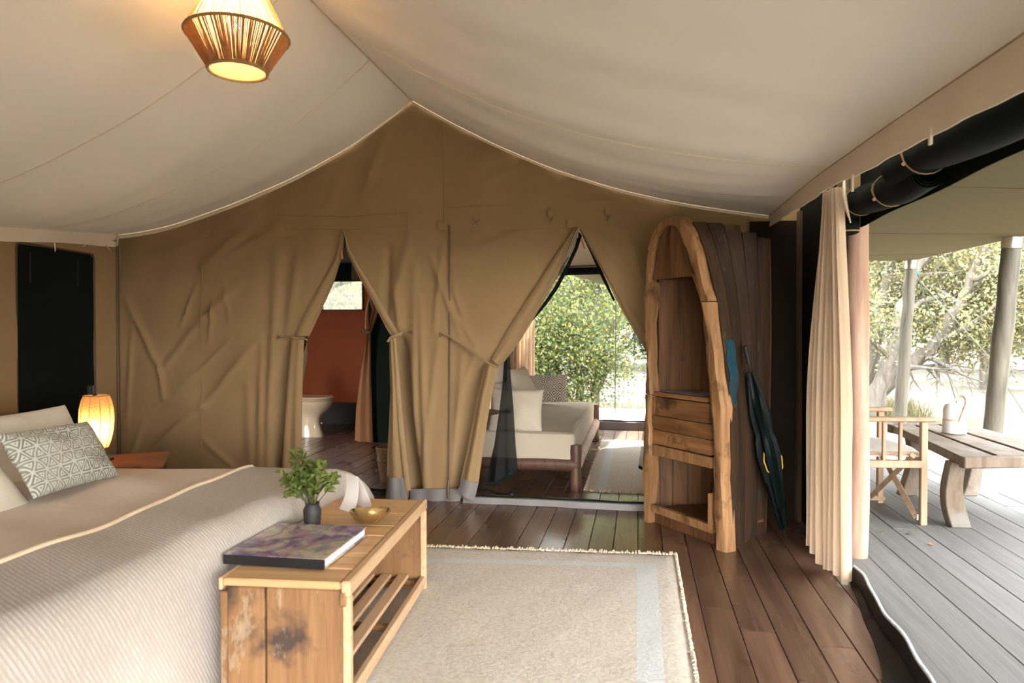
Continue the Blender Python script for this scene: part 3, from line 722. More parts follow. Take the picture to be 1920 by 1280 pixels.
for a, b in (((-2.665, 2.055), (-2.119, 2.027)), ((-2.119, 2.027), (-1.61, 2.041)), ((-1.61, 2.026), (-1.602, 1.913)), ((-2.657, 2.055), (-2.657, 1.941)), ((-2.58, 1.947), (-2.037, 1.932)), ((-2.037, 1.932), (-1.61, 1.958)), ((-1.319, 2.07), (-0.862, 2.069)), ((-1.357, 2.773), (-1.347, 1.951)), ((-3.24, 1.924), (-3.254, 0.087))):
    n = 14
    MB().tube([(lerp(a[0], b[0], k / n), YW + wfold(lerp(a[0], b[0], k / n), lerp(a[1], b[1], k / n)) - .003, lerp(a[1], b[1], k / n)) for k in range(n + 1)], .0035, 5).build('seam', M_canvas, wall_back)
for c in ((-1.335, 1.935), (-0.427, 1.925)):
    x, z = c; MB().box((x - .05, YW - .022, z - .025), (x + .012, YW - .016, z + .025)).build('patch', M_canvas, wall_back, smooth=False)

# insect netting of the lounge doorway
strip('net_hem', [(-0.405, 1.881), (-0.434, 1.773), (-0.499, 1.636), (-0.58, 1.492), (-0.668, 1.365), (-0.735, 1.273)], [(-0.383, 1.851), (-0.412, 1.762), (-0.477, 1.622), (-0.547, 1.492), (-0.631, 1.376), (-0.72, 1.273)], YW + .05, M_black, bulge=.004, n=3)
strip('net_hem', [(-0.391, 1.873), (-0.329, 1.742), (-0.257, 1.578), (-0.168, 1.398)], [(-0.376, 1.88), (-0.304, 1.741), (-0.236, 1.585), (-0.157, 1.408)], YW + .045, M_black, bulge=.004, n=3)
strip('net_hem', [(-0.481, 1.709), (-0.558, 1.583), (-0.668, 1.402)], [(-0.474, 1.705), (-0.547, 1.579), (-0.657, 1.398)], YW + .055, M_black, bulge=.003, n=2)
strip('net', [(-0.42, 1.881), (-0.492, 1.727), (-0.565, 1.565), (-0.657, 1.401), (-0.768, 1.237)], [(-0.398, 1.866), (-0.427, 1.762), (-0.492, 1.629), (-0.565, 1.492), (-0.712, 1.292)], YW + .052, M_net_thin, bulge=.003, n=3)
strip('net', [(-0.933, 1.052), (-0.945, 0.903), (-0.975, 0.642), (-1.013, 0.38), (-1.055, 0.211), (-1.067, 0.109)], [(-0.899, 1.008), (-0.892, 0.867), (-0.873, 0.645), (-0.858, 0.385), (-0.843, 0.237), (-0.839, 0.208)], YW + .10, M_net, bulge=.05, n=18, yfun=lambda t, z: .022 * math.sin(13 * t + 2 * z))
strip('net_hem', [(-1.067, 0.124), (-0.975, 0.135), (-0.9, 0.176), (-0.839, 0.223)][::-1], [(-1.067, 0.098), (-0.975, 0.109), (-0.9, 0.15), (-0.839, 0.2)][::-1], YW + .07, M_black, bulge=.003, n=3)
strip('net', [(0.033, 0.557), (0.019, 0.413), (0.002, 0.283)], [(0.064, 0.557), (0.065, 0.414), (0.065, 0.278)], YW + .04, M_net_thin, bulge=.004, n=3)
strip('net_hem', [(0.002, 0.29), (0.002, 0.269)], [(0.068, 0.264), (0.069, 0.242)], YW + .038, M_black, bulge=.004, n=3)

# doorway sills
def sill(name, x0, x1, y0, y1, h, m, label, zipm=M_black):
    o = MB(); N = 40; G = []
    for k in range(N + 1):
        x = lerp(x0, x1, k / N); wv = .006 * math.sin(7 * x) + .003 * math.sin(19 * x)
        G.append([(x, y0 + wv, 0.001), (x, y0 + .012 + wv, h * .9), (x, y0 + .03 + wv, h), (x, y1 + wv, h * .8), (x, y1 + .01, 0.001)])
    o.grid(G, 0.003); o = o.build(name, m); tag(o, label, 'sill', kind='structure')
    MB().tube([(lerp(x0, x1, k / N), y0 + .028 + .006 * math.sin(7 * lerp(x0, x1, k / N)), h + .006 + .003 * math.sin(15 * lerp(x0, x1, k / N))) for k in range(N + 1)], .007, 6).build('zip', zipm, o)
    return o
sill('trim_1', -1.20, 0.45, 4.60, 4.72, .045, M_pvc, 'grey canvas sill with black zip across the lounge doorway')
sill('trim_2', -1.3, 1.0, 8.36, 8.45, .10, M_pvc, 'grey canvas sill in front of the far sunlit deck')
sill('trim_3', -2.5, -1.65, 4.70, 4.76, .03, M_pvcdark, 'low dark sill under the bathroom doorway')

# wavy canvas edge between tent floor and deck
o = MB(); o2 = []
G = []; GB = []
N = 70
for k in range(N + 1):
    y = lerp(3.50, 0.6, k / N); xb = interp([(0.6, .80), (2.5, .935), (2.86, .975), (3.05, .985), (3.5, 1.02)], y)
    wv = .009 * math.sin(8 * y) + .004 * math.sin(19 * y)
    G.append([(xb - .01, y, .0), (xb - .02 + wv, y, .035), (xb + wv, y, .072 + .004 * math.sin(12 * y))])
    wd = interp([(0.6, .22), (2.5, .115), (2.9, .065), (3.3, .04), (3.5, .02)], y); GB.append([(xb - wd - .006 * math.sin(9 * y), y, .002), (xb - wd * .5, y, .008 + .006 * math.sin(18 * y)), (xb - .01, y, .02)])
    o2.append((xb + wv, y, .075 + .004 * math.sin(12 * y)))
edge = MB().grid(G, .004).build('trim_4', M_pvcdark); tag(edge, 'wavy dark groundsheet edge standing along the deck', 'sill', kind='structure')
MB().grid(GB, .003).build('floor_shade_flap', M_pvcdark, edge)  # groundsheet flap; its near-black width mostly stands in for the edge's shadow
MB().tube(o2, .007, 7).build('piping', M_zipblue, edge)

# ---------------------------------------------------------------- left wall with its dark window, dark corner of the right wall
wall_left = empty('wall_left', (-3.95, 2, 0), 'khaki canvas side wall behind the bed and lamp', 'wall', kind='structure')
def wl(y0, y1, z0, z1, m=M_canvas, nm='canvas_panel'):
    n = max(2, int((y1 - y0) / .08)); nz = max(2, int((z1 - z0) / .08))
    G = [[(-3.955 + .004 * math.sin(5 * y + 2 * z) + .003 * math.sin(11 * z + 7 * y), y, z) for z in [lerp(z0, z1, i / nz) for i in range(nz + 1)]] for y in [lerp(y0, y1, k / n) for k in range(n + 1)]]
    return MB().grid(G, .003).build(nm, m, wall_left)
WY0, WY1, WZ0, WZ1 = 3.755, 4.395, .45, 1.765
wl(-1.6, WY0, .0, 2.0); wl(WY1, 4.66, .27, 2.0); wl(WY0, WY1, WZ1, 2.0); wl(WY0, WY1, .27, WZ0)
wl(3.4, 4.66, .0, .28, M_pvc, 'groundsheet_skirt')
win = MB().grid([[(-3.972, lerp(WY0 - .02, WY1 + .02, i / 12), lerp(WZ0 - .02, WZ1 + .02, j / 20)) for j in range(21)] for i in range(13)], .004).build('window_1', M_black)
tag(win, 'tall black roll-down window panel in the canvas wall behind the lamp', 'window', kind='structure')
fr = [(WY0, WZ1 - .02), (WY0 + .02, WZ1 + .01), (WY1 - .03, WZ1 - .002), (WY1, WZ1 - .03), (WY1, WZ0), (WY0, WZ0)]
MB().tube([(-3.948, y, z) for y, z in fr], .007, 6, closed=True).build('window_binding', M_zip, win)
for y in (3.87, 4.26):
    MB().box((-3.966, y - .005, 1.52), (-3.960, y + .005, 1.72)).build('pull_strap', M_iron, win, smooth=False)
MB().tube([(-3.94, 4.615, .25), (-3.945, 4.62, 1.0), (-3.94, 4.615, 1.9)], .012, 6).build('corner_seam', M_zip, wall_left)

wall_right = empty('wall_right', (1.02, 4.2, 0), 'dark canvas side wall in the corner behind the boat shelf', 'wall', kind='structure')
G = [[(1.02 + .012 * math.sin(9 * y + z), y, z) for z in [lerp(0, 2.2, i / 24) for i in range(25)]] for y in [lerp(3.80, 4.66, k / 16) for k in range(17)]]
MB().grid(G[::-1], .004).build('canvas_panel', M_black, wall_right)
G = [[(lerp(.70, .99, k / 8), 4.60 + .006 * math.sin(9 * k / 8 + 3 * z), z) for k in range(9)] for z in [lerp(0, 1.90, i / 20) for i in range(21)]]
MB().grid(G[::-1], .004).build('corner_shade_panel', M_cornershade, wall_right)  # dark sheet added over the khaki wall to imitate the corner's shade
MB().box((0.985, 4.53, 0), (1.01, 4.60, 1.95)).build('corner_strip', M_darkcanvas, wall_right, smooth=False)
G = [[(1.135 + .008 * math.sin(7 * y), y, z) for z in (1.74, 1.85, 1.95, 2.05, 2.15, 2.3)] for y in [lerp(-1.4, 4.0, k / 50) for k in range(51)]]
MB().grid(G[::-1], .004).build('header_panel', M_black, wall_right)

# ---------------------------------------------------------------- lounge beyond
lounge = empty('wall_lounge', (-0.5, 6.5, 0), 'canvas walls and cream roof of the lounge behind the partition', 'wall', kind='structure')
def quad(nm, pts, m, parent, th=.004, n=10, wob=.008):
    a, b, c, d = [Vector(p) for p in pts]; G = []
    nrm = (b - a).cross(d - a).normalized()
    for i in range(n + 1):
        u = i / n; G.append([a.lerp(b, u).lerp(d.lerp(c, u), j / n) + nrm * wob * math.sin(3 * u + 7 * j / n) * math.sin(9 * u) for j in range(n + 1)])
    return MB().grid(G, th).build(nm, m, parent)
quad('canvas_panel', [(-1.62, 4.8, 0), (-1.62, 8.4, 0), (-1.62, 8.4, 2.1), (-1.62, 4.8, 2.1)], M_canvas, lounge)
quad('canvas_panel', [(1.03, 4.8, 0), (1.03, 8.4, 0), (1.03, 8.4, 2.1), (1.03, 4.8, 2.1)], M_canvas, lounge)
quad('roof_liner', [(-1.62, 4.7, 2.1), (-1.62, 8.5, 2.1), (-.3, 8.5, 2.75), (-.3, 4.7, 2.75)], M_liner, lounge, n=16)
quad('roof_liner', [(-.3, 4.7, 2.75), (-.3, 8.5, 2.75), (1.05, 8.5, 2.1), (1.05, 4.7, 2.1)], M_liner, lounge, n=16)
quad('gable_panel', [(-1.62, 8.42, 1.97), (1.03, 8.42, 1.97), (1.03, 8.42, 2.75), (-1.62, 8.42, 2.75)], M_liner, lounge, n=16)
MB().grid([[(x, 8.38 - .03 * math.sin(PI * t), lerp(1.885, 1.99, t) + .01 * math.sin(2.2 * x + 2)) for t in (0, .25, .5, .75, 1)] for x in [lerp(-1.62, 1.03, k / 20) for k in range(21)]], .01).build('rolled_screen', M_blackgreen, lounge)
quad('canvas_panel', [(-1.62, 8.40, 0), (-1.42, 8.40, 0), (-1.42, 8.40, 1.95), (-1.62, 8.40, 1.95)], M_canvas, lounge)
G = [[(x, y, 2.03 + .03 * (1 - (y - 8.4) / 1.2) - (.36 + .02 * math.sin(4 * x)) * (x + 1.01) * ((y - 8.4) / 1.2) ** .7) for x in [lerp(-1.01, .35, i / 14) for i in range(15)]] for y in [lerp(8.47, 9.6, k / 8) for k in range(9)]]
fly2 = MB().grid(G, .004).build('fly_sheet', M_fly); tag(fly2, 'olive fly sheet corner jutting over the lounge doorway', 'fly sheet')
MB().tube([Vector(p) for p in G[8]], .006, 6).build('hem', M_fly, fly2)

# ---------------------------------------------------------------- bathroom beyond
bath = empty('wall_bathroom', (-3, 7, 0), 'dim canvas walls of the bathroom glowing amber from outside', 'wall', kind='structure')
HX0, HX1, HZ0, HZ1 = -4.035, -3.492, 1.476, 1.835
def bq(x0, x1, z0, z1, m, y=8.3, nm='canvas_panel'): return quad(nm, [(x0, y, z0), (x1, y, z0), (x1, y, z1), (x0, y, z1)], m, bath, n=8, wob=.004)
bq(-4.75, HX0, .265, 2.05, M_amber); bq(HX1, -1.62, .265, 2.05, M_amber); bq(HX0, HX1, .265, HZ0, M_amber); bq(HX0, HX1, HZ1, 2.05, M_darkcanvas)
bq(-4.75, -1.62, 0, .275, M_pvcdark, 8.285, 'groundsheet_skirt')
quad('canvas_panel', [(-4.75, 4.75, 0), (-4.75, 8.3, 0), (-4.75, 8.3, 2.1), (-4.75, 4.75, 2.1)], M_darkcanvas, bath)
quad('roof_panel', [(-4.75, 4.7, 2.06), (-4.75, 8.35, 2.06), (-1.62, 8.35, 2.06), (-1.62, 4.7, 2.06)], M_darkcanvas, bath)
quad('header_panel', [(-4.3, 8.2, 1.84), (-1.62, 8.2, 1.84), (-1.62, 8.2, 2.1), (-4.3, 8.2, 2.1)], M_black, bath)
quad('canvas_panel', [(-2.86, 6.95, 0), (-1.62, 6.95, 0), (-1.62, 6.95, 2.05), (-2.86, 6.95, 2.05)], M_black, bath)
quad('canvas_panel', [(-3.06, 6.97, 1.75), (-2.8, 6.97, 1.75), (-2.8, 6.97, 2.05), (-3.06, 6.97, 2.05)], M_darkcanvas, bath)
w2 = MB()
for a, b in (((HX0 - .02, HZ0 - .02), (HX1 + .02, HZ0)), ((HX0 - .02, HZ1), (HX1 + .02, HZ1 + .02)), ((HX0 - .02, HZ0), (HX0, HZ1)), ((HX1, HZ0), (HX1 + .02, HZ1))):
    w2.box((a[0], 8.27, a[1]), (b[0], 8.29, b[1]))
w2 = w2.build('window_2', M_darkcanvas, smooth=False); tag(w2, 'small bright netted window high in the bathroom wall', 'window', kind='structure')
MB().grid([[(x, 8.305, z) for z in (HZ0, HZ1)] for x in (HX0, HX1)]).build('net_pane', M_net_pale, w2)
# tied flap of the shower compartment
fl = [(-2.85, 1.62), (-2.80, 1.42), (-2.846, 1.19), (-2.93, .75), (-2.985, .35), (-3.0, .02)]
fr_ = [(-2.80, 1.62), (-2.70, 1.45), (-2.81, 1.17), (-2.81, .75), (-2.80, .35), (-2.79, .01)]
strip('door_flap', fl, fr_, 6.90, M_amber_dk, parent=bath, bulge=.05, n=10, yfun=lambda t, z: .012 * math.sin(12 * t))
MB().tube([(-2.90, 6.87, 1.22), (-2.86, 6.83, 1.20), (-2.80, 6.84, 1.18)], .015, 6).build('tie_strap', M_zip, bath)
MB().tube([(-2.80, 6.86, 1.62), (-2.84, 6.84, 1.4), (-2.85, 6.84, 1.2)], .008, 6).build('tie_strap', M_jutecord, bath)

for yv, side in ((3.86, -1), (2.95, -1), (3.35, 1)):
    MB().tube([Vector(liner_pt(side, i / 30, yv)) + Vector((0, 0, -.003)) for i in range(31)], .0035, 5).build('seam', M_valance, ceiling)
# unseen gable added behind the camera, its opening shaped to set the daylight
wall_front = empty('wall_front', (-1.5, -1.3, 0), 'unseen khaki canvas gable added behind the bed, opening shaped for daylight', 'wall', kind='structure')
quad('canvas_panel', [(-3.99, -1.3, 0), (-1.0, -1.3, 0), (-1.0, -1.3, 1.9), (-3.99, -1.3, 1.9)], M_canvas, wall_front)
quad('canvas_panel', [(-3.99, -1.3, 1.85), (.9, -1.3, 1.85), (RX + .02, -1.3, 2.8), (RX - .02, -1.3, 2.8)], M_canvas, wall_front)
quad('canvas_panel', [(-1.0, -1.3, 1.5), (.9, -1.3, 1.5), (.9, -1.3, 1.9), (-1.0, -1.3, 1.9)], M_canvas, wall_front)
# ---------------------------------------------------------------- bed
BZ = 0.52; BX0, BX1, BY0, BY1 = -3.28, -1.42, 0.75, 3.10
bed = empty('bed', (-2.4, 2.0, 0), 'wide low bed standing against the canvas wall', 'bed')
MB().box((BX0 + .02, BY0 + .06, 0.0), (BX1 - .08, BY1 - .08, .26), ch=.01).build('bed_base', M_darklog, bed)
MB().box((BX0, BY0 + .03, .26), (BX1 - .09, BY1 - .09, .455), ch=.03).build('mattress', M_mattress, bed)
MB().box((BX0 - .09, BY0, 0), (BX0 - .03, BY1 - .25, .60), ch=.01).build('headboard', M_darklog, bed)

def drape_pt(x, y, top, R, flare, x1, y1, lump, hmin, fold, corner=0.0):
    """flat sheet point -> draped over the rounded bed corner"""
    dx, dy = max(0, x - x1), max(0, y - y1); d = math.hypot(dx, dy)
    z = top + lump(min(x, x1), min(y, y1))
    if d < 1e-6: return (x, y, z)
    nx_, ny_ = dx / d, dy / d
    R = R * (1 + corner * math.sin(2 * math.atan2(dy, dx)) ** 2)
    a = min(d / R, PI / 2)
    o_ = R * math.sin(a); dz = R * (1 - math.cos(a)); rest = max(0, d - R * PI / 2)
    ang = math.atan2(dy, dx)
    fo = fold(x, y, rest, ang)
    o_ += rest * flare + fo
    zz = max(hmin, z - dz - rest * (1 - flare * .2))
    return (min(x, x1) + nx_ * o_, min(y, y1) + ny_ * o_, zz)
def duvet_lump(x, y): return .012 * math.sin(2.3 * x + 1.3 * y) + .010 * math.sin(5.1 * y - 2.2 * x + 1) + .007 * math.sin(8 * y + 9 * x) * math.sin(3 * y) + .004 * math.sin(17 * y + 6 * x)
nx_, ny_ = 70, 96
G = []
for i in range(nx_ + 1):
    x = lerp(BX0, -1.66, i / nx_)
    G.append([drape_pt(x, lerp(BY0, BY1 + .52, j / ny_), BZ - .006, .07, .05, 9, BY1 - .05, duvet_lump, .03, lambda x, y, r, a: .02 * math.sin(14 * x) * min(1, r * 3)) for j in range(ny_ + 1)])
duvet = MB().grid(G).build('duvet', M_duvet)
tag(duvet, 'pale rumpled duvet spread over the bed up to the pillows', 'duvet')

def throw_lump(x, y): return duvet_lump(x, y) * .6 + .012 + .008 * math.sin(6 * y + 4 * x)
def throw_fold(x, y, r, a):
    if 0.15 < a < 1.4: return .05 * min(1, r * 3) * (.5 + .5 * math.cos(8 * (a - .78)))
    t = y if a <= 0.15 else x
    return (.016 * math.sin(7 * t + 1) + .010 * math.sin(15 * t)) * min(1, r * 2.5)
nx_, ny_ = 110, 120
G = []
for i in range(nx_ + 1):
    row = []
    for j in range(ny_ + 1):
        y = lerp(BY0 - .05, BY1 + .50, j / ny_)
        xe = -1.84 - .05 * (y - 2.4) + .012 * math.sin(4 * y)
        x = lerp(xe, BX1 + .50, i / nx_)
        row.append(drape_pt(x, y, BZ, .10, .045, BX1 - .06, BY1 - .06, throw_lump, .025, throw_fold, 1.7))
    G.append(row)
hem_path = [Vector(G[0][j]) + Vector((0, 0, .006)) for j in range(0, ny_ + 1, 2)]
throw = MB().grid(G, .004).build('throw_blanket', M_blanket)
tag(throw, 'cream ribbed throw blanket draped over the foot of the bed', 'blanket')
MB().tube(hem_path, .009, 8).build('hem', M_hem, throw)

def put_pillow(name, w, h, t, m, o, ex, ey, label, cat='pillow', group=None, seed=1, pin=.06, piping=None):
    p = pillow_mb(w, h, t, pin=pin, seed=seed).build(name, m, local=True)
    orient(p, o, ex, ey); tag(p, label, cat, group)
    return p
put_pillow('pillow', .74, .46, .17, M_linen, (-2.84, 2.70, .605), (0.03, 1, .02), (-.30, 0.02, .55), 'white pillow propped behind the patterned cushion beside the lamp', seed=2, pin=.05)
put_pillow('pillow', .74, .44, .16, M_linen, (-3.10, 2.36, .66), (0, 1, 0), (-.35, 0, .55), 'white pillow hindmost in the heap on the bed', seed=3, pin=.05)
put_pillow('pillow', .70, .44, .18, M_linen, (-2.60, 2.03, .635), (0.05, 1, .02), (-.42, 0, .45), 'white pillow lowest and nearest at the bed head, by the cushion', seed=4, pin=.05)
put_pillow('cushion', .485, .30, .12, M_cush_tri, (-2.452, 2.545, .655), (-.055, .98, -.02), (-.42, .20, .62), 'grey cushion printed with nested triangles lying on the bed', 'cushion', seed=5, pin=.05)

# bedside table and lamp
st = empty('bedside_table', (-2.86, 3.38, 0), 'small red-brown wooden bedside table beside the bed head', 'table', rot=(0, 0, math.radians(33)))
def lbox(name, a, b, m, parent, ch=.003, M=None): return MB().box(a, b, M, ch).build(name, m, parent, local=True, smooth=False)
lbox('tabletop', (-.22, -.22, .447), (.22, .22, .47), M_sidetable, st)
for sx in (-1, 1):
    for sy in (-1, 1): lbox('leg', (sx * .19 - .018, sy * .19 - .018, 0), (sx * .19 + .018, sy * .19 + .018, .447), M_sidetable, st)
lbox('apron', (-.19, -.195, .40), (.19, -.18, .447), M_sidetable, st); lbox('apron', (-.19, .18, .40), (.19, .195, .447), M_sidetable, st)

LX, LY = -2.985, 3.33
lamp = empty('table_lamp', (LX, LY, .47), 'lit woven barrel table lamp on black iron stand beside the bed', 'lamp')
MB().box((LX - .07, LY - .05, .471), (LX + .07, LY + .05, .486), ch=.003).build('base', M_iron, lamp, smooth=False)
MB().tube([(LX - .09, LY + .06, .48), (LX - .09, LY + .055, .72), (LX - .085, LY + .04, .885), (LX - .02, LY + .005, .888), (LX - .02, LY, .84)], .008, 8).build('stand', M_iron, lamp)
MB().tube([(LX - .06, LY + .02, .48), (LX - .075, LY + .045, .70), (LX - .07, LY + .03, .885)], .007, 8).build('stand', M_iron, lamp)
prof = [(.056, .545), (.069, .58), (.082, .64), (.0865, .70), (.084, .76), (.074, .81), (.062, .838)]
MB().lathe(prof, (LX, LY, 0), 32).build('lamp_shade', M_woven, lamp)
rib = MB()
for k in range(10):
    q = 2 * PI * k / 10; rib.tube([(LX + r * 1.01 * math.cos(q), LY + r * 1.01 * math.sin(q), z) for r, z in prof], .0022, 4)
rib.build('shade_ribs', M_jutecord, lamp)
MB().tube([(LX + .063 * math.cos(2 * PI * k / 24), LY + .063 * math.sin(2 * PI * k / 24), .838) for k in range(24)], .004, 6, closed=True).build('rim', M_jutecord, lamp)
MB().tube([(LX + .057 * math.cos(2 * PI * k / 24), LY + .057 * math.sin(2 * PI * k / 24), .545) for k in range(24)], .004, 6, closed=True).build('rim', M_jutecord, lamp)
bl = MB().lathe([(.002, .60), (.012, .605), (.022, .63), (.024, .65), (.014, .68), (.012, .70)], (LX + .01, LY - .02, 0), 16).build('bulb', M_bulb, lamp)
MB().tube([(LX + .01, LY - .02, .70), (LX + .005, LY - .01, .80), (LX - .01, LY, .85)], .010, 8).build('socket', M_iron, lamp)
def point(name, loc, e, col, r, parent=None):
    d = bpy.data.lights.new(name, 'POINT'); d.energy = e; d.color = col; d.shadow_soft_size = r
    o = bpy.data.objects.new(name, d); COL.objects.link(o)
    if parent is not None: o.parent = parent; o.location = Vector(loc) - off(parent)
    else: o.location = loc
    return o
point('bulb_light', (LX + .01, LY - .02, .64), .12, (1.0, .60, .30), .03, lamp)

# pendant lamp
PX, PY, PZ = -1.572, 2.49, 2.31
pend = empty('pendant_lamp', (PX, PY, PZ + .52), 'lit pendant lamp of jute string hanging from the tent ridge', 'lamp')
pp = [(.048, .36), (.195, .062), (.110, -.075)]
MB().lathe([(r * .965, PZ + z) for r, z in [(.048, .36), (.075, .305), (.12, .215), (.16, .133), (.19, .07), (.193, .058), (.17, .02), (.14, -.028), (.112, -.072)]], (PX, PY, 0), 40).build('lamp_shade', M_jute, pend)
st_ = MB(); r = random.Random(4)
for k in range(120):
    q = 2 * PI * k / 120 + r.uniform(-.01, .01); c, s_ = math.cos(q), math.sin(q); w = r.uniform(.0010, .0022)
    st_.tube([(PX + rr * c, PY + rr * s_, PZ + z) for rr, z in pp[:2]], w, 4)
tag(st_.build('jute_strings', M_jute, pend), kind='stuff')
st_ = MB()
for k in range(210):
    q = 2 * PI * k / 210 + r.uniform(-.012, .012); c, s_ = math.cos(q), math.sin(q); w = r.uniform(.0014, .0034)
    st_.tube([(PX + rr * c, PY + rr * s_, PZ + z) for rr, z in pp[1:]], w, 4)
tag(st_.build('jute_strings', M_jutelow, pend), kind='stuff')
for rr, z, w in ((.048, .36, .006), (.196, .062, .006), (.111, -.077, .007)):
    MB().tube([(PX + rr * math.cos(2 * PI * k / 40), PY + rr * math.sin(2 * PI * k / 40), PZ + z) for k in range(40)], w, 6, closed=True).build('hoop', M_jutecord, pend)
fr_m = MB()
for k in range(16):
    q = r.uniform(0, 2 * PI); c, s_ = math.cos(q), math.sin(q); l = r.uniform(.01, .035)
    fr_m.tube([(PX + .111 * c, PY + .111 * s_, PZ - .08), (PX + (.111 + l * .5) * c, PY + (.111 + l * .5) * s_, PZ - .08 - l)], [.0018, .0008], 4)
tag(fr_m.build('loose_ends', M_fringe, pend), kind='stuff')
MB().lathe([(.001, .05), (.02, .055), (.034, .085), (.036, .11), (.026, .145), (.016, .17), (.014, .20)], (PX - .01, PY - .01, PZ), 18).build('bulb', M_bulb, pend)
MB().tube([(PX, PY, PZ + .20), (PX, PY, PZ + .30)], .018, 10).build('socket', M_iron, pend)
MB().tube([(PX, PY, PZ + .30), (PX, PY, 2.815)], .004, 6).build('cord', M_jutecord, pend)
point('bulb_light', (PX - .01, PY - .01, PZ + .10), 2.6, (1.0, .70, .40), .035, pend)

# ---------------------------------------------------------------- bench at the foot of the bed
BROT = math.radians(4.6)
bench = empty('crate_bench', (-1.132, 2.482, 0), 'reclaimed wood crate bench with slatted shelf at the foot of the bed', 'bench', rot=(0, 0, BROT))
L2, W2, HT = .525, .215, .42
r = random.Random(3)
def bbox(name, a, b, m, ch=.004, parent=bench): return lbox(name, a, b, m, parent, ch)
yy = -L2
for w in (.12, .155, .21, .13, .19, .245):
    e = min(yy + w, L2); bbox('plank', (-W2 + .012, yy + .0015, HT - .026), (W2 - .032, e - .0015, HT + r.uniform(-.002, .001)), M_benchtop); yy = e
bbox('top_rail', (W2 - .030, -L2 - .004, HT - .045), (W2, L2 + .004, HT + .003), M_benchrail, .005)
bbox('top_rail', (-W2, -L2, HT - .04), (-W2 + .012, L2, HT), M_benchrail, .003)
# near end: edge strip and two wide boards; far end the same
for s in (-1, 1):
    y0, y1 = (-L2 + .004, -L2 + .028) if s < 0 else (L2 - .028, L2 - .004)
    bbox('end_board', (-W2 + .002, y0, .0), (-W2 + .026, y1, HT - .045), M_bench)
    bbox('end_board', (-W2 + .028, y0 - (.003 if s < 0 else 0), .012), (-W2 + .150, y1, HT - .027), M_bench)
    bbox('end_board', (-W2 + .155, y0, .008), (W2 - .024, y1, HT - .027), M_bench)
    bbox('post', (W2 - .026, (-L2 if s < 0 else L2 - .03), .0), (W2 - .001, (-L2 + .03 if s < 0 else L2), HT - .045), M_benchrail)
bbox('corner_block', (W2 - .034, -L2 - .006, HT - .075), (W2 - .012, -L2 + .004, HT - .028), M_bench)
bbox('bottom_rail', (W2 - .026, -L2 + .03, .03), (W2 - .001, L2 - .03, .075), M_benchrail)
bbox('bottom_rail', (-W2 + .001, -L2 + .03, .03), (-W2 + .026, L2 - .03, .075), M_bench)
for y in (-L2 + .05, L2 - .05, 0): bbox('cross_bar', (-W2 + .03, y - .018, .04), (W2 - .03, y + .018, .062), M_bench)
for x in (-.155, -.075, .005, .085): bbox('slat', (x, -L2 + .03, .063), (x + .05, L2 - .03, .080), M_benchrail, .003)
bbox('back_board', (-W2 + .003, -L2 + .03, .09), (-W2 + .018, L2 - .03, .24), M_bench); bbox('back_board', (-W2 + .003, -L2 + .03, .245), (-W2 + .018, L2 - .03, HT - .045), M_bench)

book = empty('book', (-1.185, 2.242, HT + .003), 'large floral purple hardback book lying flat on the bench', 'book', rot=(0, 0, math.radians(1.5)))
def kbox(name, a, b, m, ch=.001): return lbox(name, a, b, m, book, ch)
kbox('pages', (-.172, -.180, .004), (.172, .185, .030), M_pages)
kbox('cover', (-.178, -.187, .0), (.178, .190, .004), M_cover); kbox('cover', (-.178, -.187, .030), (.178, .190, .0345), M_cover)
kbox('spine', (-.178, -.190, .001), (.178, -.181, .0335), M_spine)

VX, VY = -1.254, 2.475
vase = MB().lathe([(.001, 0), (.027, 0), (.029, .003), (.032, .036), (.0345, .072), (.034, .083), (.027, .095), (.026, .102), (.029, .108), (.025, .110), (.023, .10), (.026, .086), (.026, .015), (.001, .009)], (0, 0, 0), 28).build('vase', M_vase, loc=(VX, VY, HT), local=True)
tag(vase, 'small black stoneware vase of green sprigs on the bench', 'vase')
M_leafb = leafmat('bouquet_leaves', (0.03, 0.075, 0.012), (0.30, 0.34, 0.085), 0.3)
bq_ = empty('bouquet', (VX, VY, HT + .03), 'bunch of green leafy sprigs standing in the black vase', 'foliage')
def leaf_mesh():
    G = []
    for i in range(6):
        t = i / 5; w = .0130 * math.sin(PI * min(1, t * .93 + .05)) ** .8
        G.append([(-w, t * .037, .004 * math.sin(PI * t) + w * .35), (0, t * .037, .004 * math.sin(PI * t) - .004 * t * t), (w, t * .037, .004 * math.sin(PI * t) + w * .35)])
    return MB().grid(G)
lm = None; r = random.Random(12)
camv = Vector((0.45, -0.9, 0))
stems = [(-.115, -.01, .165), (-.098, -.02, .085)] + [(r.uniform(-.10, .10), r.uniform(-.08, .08), r.uniform(.05, .20)) for _ in range(22)]
